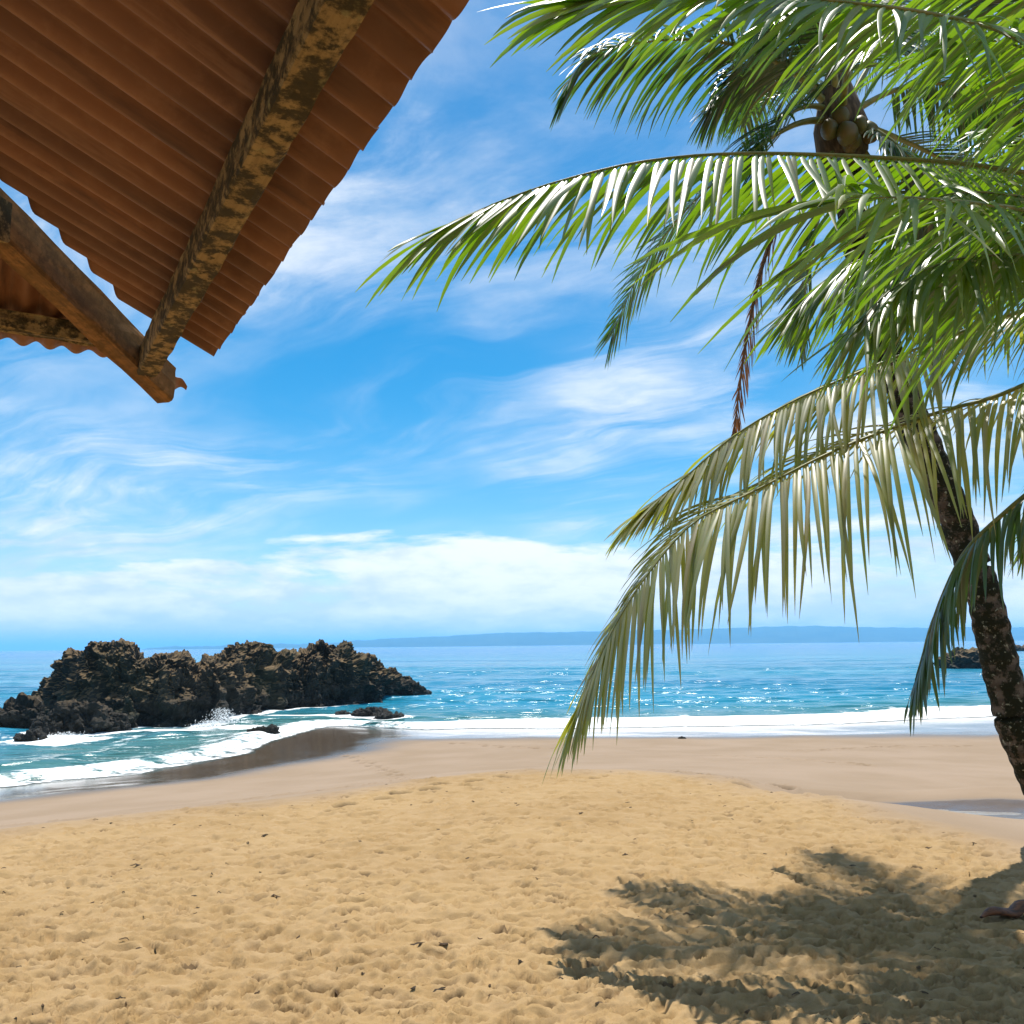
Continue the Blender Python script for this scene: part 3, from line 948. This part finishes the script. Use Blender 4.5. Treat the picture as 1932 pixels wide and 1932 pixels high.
pos = n.add('ShaderNodeNewGeometry').outputs['Position']
c = n.mix(n.map(n.noise(pos, 8.0, 4.0), 0.35, 0.65), (0.085, 0.088, 0.018), (0.12, 0.085, 0.020))
p = n.add('ShaderNodeBsdfPrincipled', {'Base Color': c, 'Roughness': 0.5, 'Specular IOR Level': 0.4})
n.link(p.outputs[0], out.inputs[0])
m_fibre, n, out = material('palm_fibre')
pos = n.add('ShaderNodeNewGeometry').outputs['Position']
c = n.mix(n.map(n.noise(n.scalevec(pos, (1, 1, 0.2)), 30.0, 4.0), 0.35, 0.65), (0.05, 0.035, 0.02), (0.14, 0.10, 0.06))
p = n.add('ShaderNodeBsdfPrincipled', {'Base Color': c, 'Roughness': 0.95})
n.link(p.outputs[0], out.inputs[0])


def tube(path, radii, seg, flat=1.0, ups=None):
    P_ = np.asarray(path, float)
    T = np.gradient(P_, axis=0); T /= np.linalg.norm(T, axis=1, keepdims=True)
    V = []
    for i in range(len(P_)):
        up = np.array([0, 0, 1.0]) if abs(T[i][2]) < .97 else np.array([0, 1.0, 0])
        s_ = np.cross(T[i], up); s_ /= np.linalg.norm(s_)
        n_ = np.cross(s_, T[i])
        for j in range(seg):
            a = 2 * math.pi * j / seg
            V.append(P_[i] + s_ * math.cos(a) * radii[i] + n_ * math.sin(a) * radii[i] * flat)
    F = [(i * seg + j, i * seg + (j + 1) % seg, (i + 1) * seg + (j + 1) % seg, (i + 1) * seg + j) for i in range(len(P_) - 1) for j in range(seg)]
    return np.array(V), F


def leaflet(base, d0, T, length, width, g, curl, rng, nseg=7, twist=0.0):
    """one folded strip; returns vertices (3 per station) and the 0..1 position along it"""
    P0 = np.array(base, float); d = d0 / np.linalg.norm(d0)
    V, A = [], []
    st = length / nseg
    for i in range(nseg + 1):
        t = i / nseg
        w_ = T - d * (T @ d)
        nw = np.linalg.norm(w_)
        w_ = w_ / nw if nw > .08 else np.cross(d, [0, 0, 1.0])
        w_ /= np.linalg.norm(w_)
        nn = np.cross(w_, d)
        ang = twist * t
        w2 = w_ * math.cos(ang) + nn * math.sin(ang)
        n2 = np.cross(w2, d)
        if n2[2] < 0:
            n2 = -n2
        hw = 0.5 * width * (min(1, 0.45 + t * 4.5)) * (1 - t ** 2.2) ** 0.75 + 0.0006
        V += [P0 + w2 * hw - n2 * hw * 0.38, P0, P0 - w2 * hw - n2 * hw * 0.38]
        A += [t, t, t]
        P0 = P0 + d * st
        d = d + np.array([0, 0, -1.0]) * g * st * (0.55 + 1.3 * t) + curl * st
        d /= np.linalg.norm(d)
    return V, A


def leaf_faces(o, nseg):
    F = []
    for i in range(nseg):
        a = o + i * 3
        F += [(a, a + 1, a + 4, a + 3), (a + 1, a + 2, a + 5, a + 4)]
    return F


def frond(parent, pts, L=0.62, n=54, width=0.030, g=2.2, t0=0.22, r0=0.022, single=False, seed=0, mat=None, lift=0.25, roll=0.0, ang=(68, 26),
          prof=(0.6, 1.0, 0.42), sides=(1.0, 1.0), mat_r=None, jitter=1.0, nseg=7, miss=0.0, gs=(1.0, 1.0), wind=(0, 0, 0), label=None, lifts=None, ang2=None, every=1):
    rng = np.random.default_rng(seed)
    mat = mat or m_leaf
    path = smoothline(pts, 10)
    seg = np.concatenate([[0], np.cumsum(np.linalg.norm(np.diff(path, axis=0), axis=1))])
    tot = seg[-1]
    tt = np.linspace(0, 1, 36)
    rp_ = np.stack([np.interp(tt * tot, seg, path[:, i]) for i in range(3)], -1)
    rad = r0 * (1.0 - 0.90 * tt ** 0.8) + 0.6 * r0 * np.exp(-tt * 14)
    rv, rf = tube(rp_, rad, 7, 0.75)
    fo = link('frond', mesh_np('frond', rv, rf, mat_r or m_rachis, True), parent)
    if label:
        fo['label'] = label
    VV, FF, TT, AA = [], [], [], []
    for i in range(n):
        t = t0 + (1 - t0) * (1 - (1 - (i + 0.5) / n) ** 1.22)
        for si, sd in enumerate((1, -1)):
            if sides[si] == 0 or rng.random() < miss:
                continue
            tq = min(1, t + rng.normal(0, 0.12 / n) + (0.4 / n if sd > 0 else 0))
            P0 = np.array([np.interp(tq * tot, seg, path[:, q]) for q in range(3)])
            P1 = np.array([np.interp(min(tq + .02, 1) * tot, seg, path[:, q]) for q in range(3)])
            Pm = np.array([np.interp(max(tq - .02, 0) * tot, seg, path[:, q]) for q in range(3)])
            T = (P1 - Pm); T /= np.linalg.norm(T)
            S_ = np.cross(T, [0, 0, 1.0])
            if np.linalg.norm(S_) < 0.15:
                S_ = np.cross(T, [0.3, 1.0, 0])
            S_ /= np.linalg.norm(S_)
            N_ = np.cross(S_, T)
            cr, sr = math.cos(roll), math.sin(roll)
            S2 = S_ * cr + N_ * sr; N2 = N_ * cr - S_ * sr
            u_t = (t - t0) / (1 - t0)
            an = ang2 if (ang2 and si == 0) else ang
            a_ = R(an[0] + (an[1] - an[0]) * u_t ** 1.1 + rng.normal(0, 4) * jitter)
            lp = prof[0] + (prof[1] - prof[0]) * min(1, u_t / 0.35) if u_t < .35 else prof[1] + (prof[2] - prof[1]) * ((u_t - .35) / .65) ** 1.3
            ll = L * lp * sides[si] * (1 + rng.normal(0, 0.07) * jitter)
            d0 = S2 * sd * math.sin(a_) + T * math.cos(a_) + N2 * ((lifts[si] if lifts else lift) * (1 - u_t ** 4) + rng.normal(0, .07) * jitter)
            gg = g * gs[si] * (1 + rng.normal(0, 0.12) * jitter)
            V, A = leaflet(P0, d0, T, ll, width * (0.7 + 0.3 * lp) * (1 + rng.normal(0, .08)), gg,
                           np.array(wind) + rng.normal(0, .12, 3) * jitter, rng, nseg, rng.normal(0, .35) * jitter)
            tint = rng.random()
            if single and i % every == 0:
                me = mesh_np('leaflet', V, leaf_faces(0, nseg), mat, True, {'tint': np.full(len(V), tint), 'along': A})
                link('leaflet', me, fo)
            else:
                FF += leaf_faces(len(VV), nseg)
                VV += V; AA += A; TT += [tint] * len(V)
    if VV:
        me = mesh_np('leaflets', VV, FF, mat, True, {'tint': TT, 'along': AA})
        link('leaflets', me, fo, kind='stuff')
    return fo


def trunk(parent, pts, r_lo, r_hi, seed, flare=0.5):
    path = smoothline(pts, 14)
    k = len(path)
    t = np.linspace(0, 1, k)
    rad = r_lo + (r_hi - r_lo) * t + flare * r_lo * np.exp(-t * 16)
    rad = rad * (1 + 0.035 * np.sin(np.arange(k) * 1.9))
    V, F = tube(path, rad, 28)
    V = V + 0.018 * np.stack([perlin(V[:, 0] * 4, V[:, 1] * 4, V[:, 2] * 5, seed + q) for q in range(3)], -1)
    L = np.concatenate([[0], np.cumsum(np.linalg.norm(np.diff(path, axis=0), axis=1))])
    link('trunk', mesh_np('trunk', V, F, m_trunk, True, {'along': np.repeat(L, 28)}), parent)


def P(*pts):
    return [at(*p) for p in pts]


# --- the palm just outside the right edge, its fronds reaching into the picture
CR = (2230, 470, 3.9)
crown = at(*CR)
bx, by = crown[0] + 0.5, crown[1] - 0.25
bz = ground_z(bx, by)
near = thing('coconut_palm', (bx, by, bz), 'near coconut palm at right edge with big fronds hanging across the picture', 'palm tree', 'coconut palms')
trunk(near, [(bx, by, bz - 0.3), (bx - .02, by, bz + 1.0), (bx - .2, by + .08, bz + 2.2), (crown[0] + .05, crown[1] - .02, crown[2] - .25), (crown[0], crown[1], crown[2] + 0.1)], 0.17, 0.11, 5)
# A: long arch with pale hanging leaflets
frond(near, P(CR, (2060, 360, 3.8), (1880, 318, 3.65), (1700, 300, 3.5), (1430, 289, 3.3), (1230, 302, 3.2), (1060, 340, 3.1), (930, 385, 3.05), (845, 425, 3.0)),
      L=0.74, n=84, width=0.025, g=1.6, t0=0.18, single=True, every=2, seed=1, lifts=(-0.55, -1.15), gs=(1.0, 0.5), sides=(0.92, 0.88), ang=(82, 20), ang2=(50, 14),
      prof=(0.7, 0.95, 0.52), jitter=1.3)
# B: drooping frond whose tip hangs over the sand
frond(near, P(CR, (2090, 640, 4.3), (1900, 740, 4.6), (1768, 779, 4.7), (1591, 843, 4.7), (1424, 926, 4.7), (1310, 985, 4.7), (1225, 1080, 4.7), (1165, 1172, 4.7), (1118, 1270, 4.7), (1090, 1340, 4.7)),
      L=1.0, n=130, width=0.027, g=2.2, t0=0.2, single=True, every=2, seed=2, mat=m_leaf_old, lifts=(0.22, -0.85), gs=(0.6, 0.8), sides=(0.72, 0.95), ang=(72, 12), prof=(0.8, 0.95, 0.42), jitter=1.3)
# E: frond pointing at the viewer, dense backlit leaflets under it
frond(near, P(CR, (2090, 425, 3.4), (1932, 395, 2.95), (1760, 375, 2.6), (1600, 372, 2.35)),
      L=0.80, n=44, width=0.026, g=1.0, t0=0.12, r0=0.026, single=True, seed=3, lift=-0.40, ang=(66, 18), prof=(0.8, 1.0, 0.85), jitter=1.6)
# fronds close under it, further back
frond(near, P(CR, (2080, 450, 4.1), (1930, 440, 4.3), (1760, 450, 4.4), (1600, 500, 4.4), (1510, 570, 4.4)), L=0.80, n=100, width=0.025, g=1.3, seed=4, lift=-0.55, ang=(60, 18), jitter=1.8, miss=.06)
frond(near, P(CR, (2080, 480, 3.5), (1940, 480, 3.3), (1800, 490, 3.15), (1690, 540, 3.05), (1620, 610, 3.0)), L=0.70, n=84, width=0.024, g=1.3, seed=14, lift=-0.6, ang=(60, 18), jitter=1.8, miss=.06)
frond(near, P(CR, (2060, 410, 3.6), (1920, 370, 3.4), (1800, 365, 3.3), (1690, 400, 3.2)), L=0.70, n=64, width=0.025, g=1.3, seed=15, lift=-0.6, ang=(60, 18), jitter=1.8, miss=.06)
# D: frond behind B
frond(near, P(CR, (2090, 540, 4.3), (1932, 585, 4.7), (1790, 635, 5.0), (1650, 690, 5.0), (1500, 755, 5.0), (1385, 822, 5.0), (1296, 897, 5.0), (1212, 966, 5.0)),
      L=0.74, n=104, width=0.027, g=1.5, seed=5, mat=m_leaf_old, lifts=(0.05, -0.9), gs=(1.0, 0.8), ang=(62, 16), ang2=(55, 14), jitter=1.4)
# F: frond over the top of the picture
frond(near, P(CR, (2110, 220, 3.5), (1932, 80, 3.15), (1768, 28, 2.85), (1473, -8, 2.65), (1250, -16, 2.55), (1110, 0, 2.5)),
      L=0.62, n=82, width=0.023, g=1.6, seed=6, lifts=(-0.5, -0.7), ang=(60, 8), prof=(1.0, 0.75, 0.5), jitter=1.8, miss=0.12)
frond(near, P(CR, (2160, 160, 3.7), (2020, -20, 3.4), (1850, -110, 3.2), (1640, -150, 3.0), (1400, -140, 2.9)), L=0.7, n=84, width=0.024, g=1.5, seed=7, lift=-0.4, jitter=1.8, miss=.1)
frond(near, P(CR, (2150, 300, 3.8), (2030, 150, 3.7), (1900, 80, 3.6), (1780, 90, 3.5)), L=0.7, n=60, width=0.024, g=1.6, seed=16, lift=-0.55, jitter=1.8, miss=0.15)
frond(near, P(CR, (2150, 240, 4.2), (2050, 60, 4.4), (1950, -20, 4.5), (1850, -30, 4.6)), L=0.8, n=70, width=0.028, g=1.6, seed=17, lift=-0.4, jitter=1.6, mat=m_leaf_far)
# C: old shaded frond hanging in front of the leaning trunk
frond(near, P(CR, (2140, 700, 4.1), (2010, 870, 4.3), (1910, 955, 4.4), (1825, 1035, 4.45), (1775, 1130, 4.5), (1745, 1220, 4.5), (1728, 1280, 4.5)),
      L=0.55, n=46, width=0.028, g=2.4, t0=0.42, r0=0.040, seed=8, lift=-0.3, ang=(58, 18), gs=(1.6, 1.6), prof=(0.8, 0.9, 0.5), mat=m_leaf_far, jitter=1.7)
frond(near, P(CR, (2150, 640, 4.6), (2030, 850, 5.2), (1965, 960, 5.4), (1930, 1040, 5.5)), L=0.5, n=34, width=0.024, g=1.6, t0=0.4, seed=9, lift=0.0, ang=(55, 20))
# fronds on the far and right sides of the crown
for i, (dx_, dy_, dz_) in enumerate([(2.3, -1.2, .3), (2.5, 1.0, .2), (1.0, 2.4, .5), (0.4, 2.4, 1.4), (0.6, -2.2, .8), (1.6, .3, 1.6)]):
    c0 = crown
    frond(near, [c0, c0 + np.array([dx_ * .3, dy_ * .3, .45 + dz_ * .4]), c0 + np.array([dx_ * .7, dy_ * .7, .55 + dz_ * .6]), c0 + np.array([dx_ * 1.15, dy_ * 1.15, -.1 + dz_ * .5])],
          L=0.7, n=44, width=0.036, g=2.4, seed=20 + i, nseg=5)

# --- the tall leaning palm on the beach
C2 = (1585, 225, 8.0)
c2 = at(*C2)
b2 = onz(2020, 1585, 1.58)
b2z = ground_z(b2[0], b2[1])
tall = thing('coconut_palm', (b2[0], b2[1], b2z), 'tall leaning coconut palm with mossy trunk and a bunch of coconuts', 'palm tree', 'coconut palms')
trunk(tall, [(b2[0] + .05, b2[1], b2z - 0.4)] + P((1985, 1520, 7.62), (1925, 1390, 7.6), (1888, 1260, 7.65), (1858, 1130, 7.7), (1812, 1000, 7.8), (1758, 870, 7.85), (1702, 740, 7.9),
                                                  (1655, 600, 7.95), (1612, 430, 8.0), (1588, 290, 8.0)), 0.168, 0.125, 9)
tv, tf = tube(P((1590, 330, 8.0), (1588, 290, 8.0), (1586, 240, 8.0), (1582, 190, 8.0), (1575, 120, 8.0)), [0.15, 0.22, 0.24, 0.17, 0.06], 20)
tv = tv + 0.03 * np.stack([perlin(tv[:, 0] * 7, tv[:, 1] * 7, tv[:, 2] * 3, 60 + q) for q in range(3)], -1)
link('crown_fibre', mesh_np('crown_fibre', tv, tf, m_fibre, True), tall)
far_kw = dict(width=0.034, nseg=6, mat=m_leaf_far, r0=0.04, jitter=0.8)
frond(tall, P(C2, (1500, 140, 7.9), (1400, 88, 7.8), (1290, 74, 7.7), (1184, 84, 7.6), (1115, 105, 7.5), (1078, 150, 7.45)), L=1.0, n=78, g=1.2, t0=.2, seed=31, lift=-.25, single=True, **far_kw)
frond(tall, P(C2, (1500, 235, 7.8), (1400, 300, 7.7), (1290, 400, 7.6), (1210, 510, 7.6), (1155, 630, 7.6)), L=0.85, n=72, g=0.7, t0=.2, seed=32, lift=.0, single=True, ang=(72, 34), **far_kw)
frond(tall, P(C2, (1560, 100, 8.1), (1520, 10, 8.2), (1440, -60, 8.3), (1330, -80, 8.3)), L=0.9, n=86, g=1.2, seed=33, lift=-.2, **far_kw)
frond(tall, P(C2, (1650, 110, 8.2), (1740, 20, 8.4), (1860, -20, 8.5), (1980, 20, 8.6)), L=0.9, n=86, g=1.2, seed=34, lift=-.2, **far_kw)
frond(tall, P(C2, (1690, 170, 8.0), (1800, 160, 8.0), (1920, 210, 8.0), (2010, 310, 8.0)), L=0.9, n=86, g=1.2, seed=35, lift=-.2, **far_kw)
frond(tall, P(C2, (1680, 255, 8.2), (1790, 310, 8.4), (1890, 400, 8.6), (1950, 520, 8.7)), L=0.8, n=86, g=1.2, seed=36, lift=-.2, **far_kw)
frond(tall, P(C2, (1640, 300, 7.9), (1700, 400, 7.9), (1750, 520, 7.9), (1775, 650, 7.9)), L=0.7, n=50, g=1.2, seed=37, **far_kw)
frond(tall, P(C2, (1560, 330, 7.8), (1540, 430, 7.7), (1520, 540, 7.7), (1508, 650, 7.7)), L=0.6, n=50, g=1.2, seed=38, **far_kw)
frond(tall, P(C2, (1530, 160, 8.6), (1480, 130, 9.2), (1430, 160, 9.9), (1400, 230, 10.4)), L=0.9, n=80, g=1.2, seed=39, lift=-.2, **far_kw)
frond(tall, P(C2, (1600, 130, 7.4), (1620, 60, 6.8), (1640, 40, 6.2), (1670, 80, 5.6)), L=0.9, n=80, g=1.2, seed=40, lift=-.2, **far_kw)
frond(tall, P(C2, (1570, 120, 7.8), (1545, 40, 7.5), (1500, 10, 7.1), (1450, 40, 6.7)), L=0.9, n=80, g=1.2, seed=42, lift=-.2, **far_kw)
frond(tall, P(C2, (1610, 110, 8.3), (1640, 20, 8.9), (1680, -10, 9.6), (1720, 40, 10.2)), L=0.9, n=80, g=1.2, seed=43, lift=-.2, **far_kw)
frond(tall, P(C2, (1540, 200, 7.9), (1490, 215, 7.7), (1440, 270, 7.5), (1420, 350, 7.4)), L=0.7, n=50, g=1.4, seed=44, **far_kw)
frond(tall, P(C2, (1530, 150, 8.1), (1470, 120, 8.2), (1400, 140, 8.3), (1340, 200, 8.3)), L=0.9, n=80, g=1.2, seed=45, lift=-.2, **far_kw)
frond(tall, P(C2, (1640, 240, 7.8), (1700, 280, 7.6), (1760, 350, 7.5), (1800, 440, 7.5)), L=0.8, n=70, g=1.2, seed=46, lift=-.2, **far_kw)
fd_ = frond(tall, P((1570, 280, 8.0), (1500, 360, 7.9), (1445, 480, 7.9), (1412, 620, 7.9), (1395, 730, 7.9), (1384, 830, 7.9)), L=0.42, n=60, width=0.018, g=3.0, t0=.25, r0=.045,
            seed=41, mat=m_dead, mat_r=m_rachis_dead, lift=0, sides=(1.0, 0.6), ang=(45, 20), label='dead brown frond hanging straight down')
# coconuts
nv, nf = ico(3)
for i, (a, b, s, rr) in enumerate([(1565, 244, 7.72, .12), (1598, 252, 7.66, .125), (1612, 266, 7.7, .115), (1585, 222, 7.74, .11), (1622, 236, 7.72, .11), (1604, 272, 7.74, .11), (1640, 250, 7.8, .11)]):
    c = at(a, b, s)
    rr = rr * (0.66 + 0.12 * math.sin(i * 2.4))
    q = nv * np.array([rr, rr, rr * 1.22])
    q = q * (1 + 0.05 * np.cos(3 * np.arctan2(nv[:, 1], nv[:, 0]) + i)[:, None])
    link('coconut', mesh_np('coconut', q + c, nf, m_nut, True), tall)

# ------------------------------------------------------------------ beach litter, part of it in place of footprint shade
m_lit, n, out = material('litter_and_shade_bits')
tint = n.add('ShaderNodeAttribute', attribute_name='tint').outputs['Fac']
c = n.mix(tint, (0.05, 0.033, 0.02), (0.15, 0.09, 0.045))
p = n.add('ShaderNodeBsdfPrincipled', {'Base Color': c, 'Roughness': 0.9})
n.link(p.outputs[0], out.inputs[0])
LV, LF, LT = [], [], []
placed = 0
while placed < 300:
    cy_ = 3.3 * (13.5 / 3.3) ** RNG.random()
    cx_ = RNG.uniform(-.72, .72) * cy_
    if beach(np.array([cx_]), np.array([cy_]))[2][0] < -0.3 * RNG.random():
        continue
    if perlin(np.array([cx_ * 1.1]), np.array([cy_ * 1.1]), seed=201)[0] < RNG.uniform(-0.5, 0.35):
        continue                       # drifts of litter and shade bits, with clean sand between
    placed += 1
    big = RNG.random() ** 3
    ln, wd = 0.006 + 0.012 * RNG.random() + 0.024 * big, 0.0035 + 0.004 * RNG.random() + 0.003 * big
    a = RNG.normal(0.12, 0.4)
    bend = RNG.normal(0, 0.35)
    zc_ = ground_z(cx_, cy_)
    o0 = len(LV)
    for q_ in range(5):
        t_ = -1 + q_ * 0.5
        px_ = cx_ + ln * t_ * math.cos(a) - ln * bend * t_ * t_ * math.sin(a)
        py_ = cy_ + ln * t_ * math.sin(a) + ln * bend * t_ * t_ * math.cos(a)
        zz_ = min(max(ground_z(px_, py_), zc_ - 0.008), zc_ + 0.008) + 0.001
        w__ = wd * (1 - 0.75 * abs(t_) ** 2.5) * RNG.uniform(0.6, 1.3)
        ny_ = math.cos(a)
        LV += [(px_ + math.sin(a) * w__, py_ - ny_ * w__, zz_ - 0.003), (px_, py_, zz_ + w__ * 0.55), (px_ - math.sin(a) * w__, py_ + ny_ * w__, zz_ - 0.003)]
    LT += [RNG.random() ** 1.5] * 15
    LF += leaf_faces(o0, 4)
me = mesh_np('litter_and_shade_bits', LV, LF, m_lit, False, {'tint': LT})
link('litter_and_shade_bits', me, kind='stuff', label='scattered dark bits of leaf and twig, partly in place of footprint shadows, on the trampled sand', category='litter')

# reddish dead frond base lying at the right edge, with a leaf beside it
m_husk, n, out = material('red_brown_husk')
pos = n.add('ShaderNodeNewGeometry').outputs['Position']
c = n.mix(n.map(n.noise(n.scalevec(pos, (2, 9, 9)), 5.0, 4.0), 0.35, 0.65), (0.20, 0.07, 0.025), (0.07, 0.03, 0.015))
p = n.add('ShaderNodeBsdfPrincipled', {'Base Color': c, 'Roughness': 0.7})
n.link(p.outputs[0], out.inputs[0])
a0, a1_ = onz(1850, 1722, 1.62), onz(2010, 1690, 1.62)
pts = []
for t in np.linspace(0, 1, 7):
    q = a0 * (1 - t) + a1_ * t
    pts.append((q[0], q[1], ground_z(q[0], q[1]) + 0.03 + 0.05 * math.sin(t * 3)))
hv_, hf_ = tube(smoothline(pts, 4), np.interp(np.linspace(0, 1, 25), [0, .15, .5, 1], [.012, .035, .06, .05]), 10, 0.55)
hv_ = hv_ + 0.02 * np.stack([perlin(hv_[:, 0] * 9, hv_[:, 1] * 9, hv_[:, 2] * 9, 160 + q) for q in range(3)], -1)
link('dead_frond_stalk', mesh_np('dead_frond_stalk', hv_, hf_, m_husk), label='reddish brown dead palm stalk lying on the sand at right edge', category='palm stalk')

# ------------------------------------------------------------------ sea air
m_haze, n, out = material('sea_haze')
v = n.add('ShaderNodeVolumePrincipled', {'Color': (0.27, 0.66, 1.0, 1), 'Density': 0.00014, 'Anisotropy': 0.2})
n.link(v.outputs[0], out.inputs[1])
me = bpy.data.meshes.new('haze')
X0, X1, Y0, Y1, Z0, Z1 = -70000, 70000, -3000, 60000, -7, 200
hv = [(x, y, z) for x in (X0, X1) for y in (Y0, Y1) for z in (Z0, Z1)]
me.from_pydata(hv, [], [(0, 1, 3, 2), (4, 6, 7, 5), (0, 4, 5, 1), (2, 3, 7, 6), (0, 2, 6, 4), (1, 5, 7, 3)])
me.materials.append(m_haze)
link('haze', me, kind='stuff')
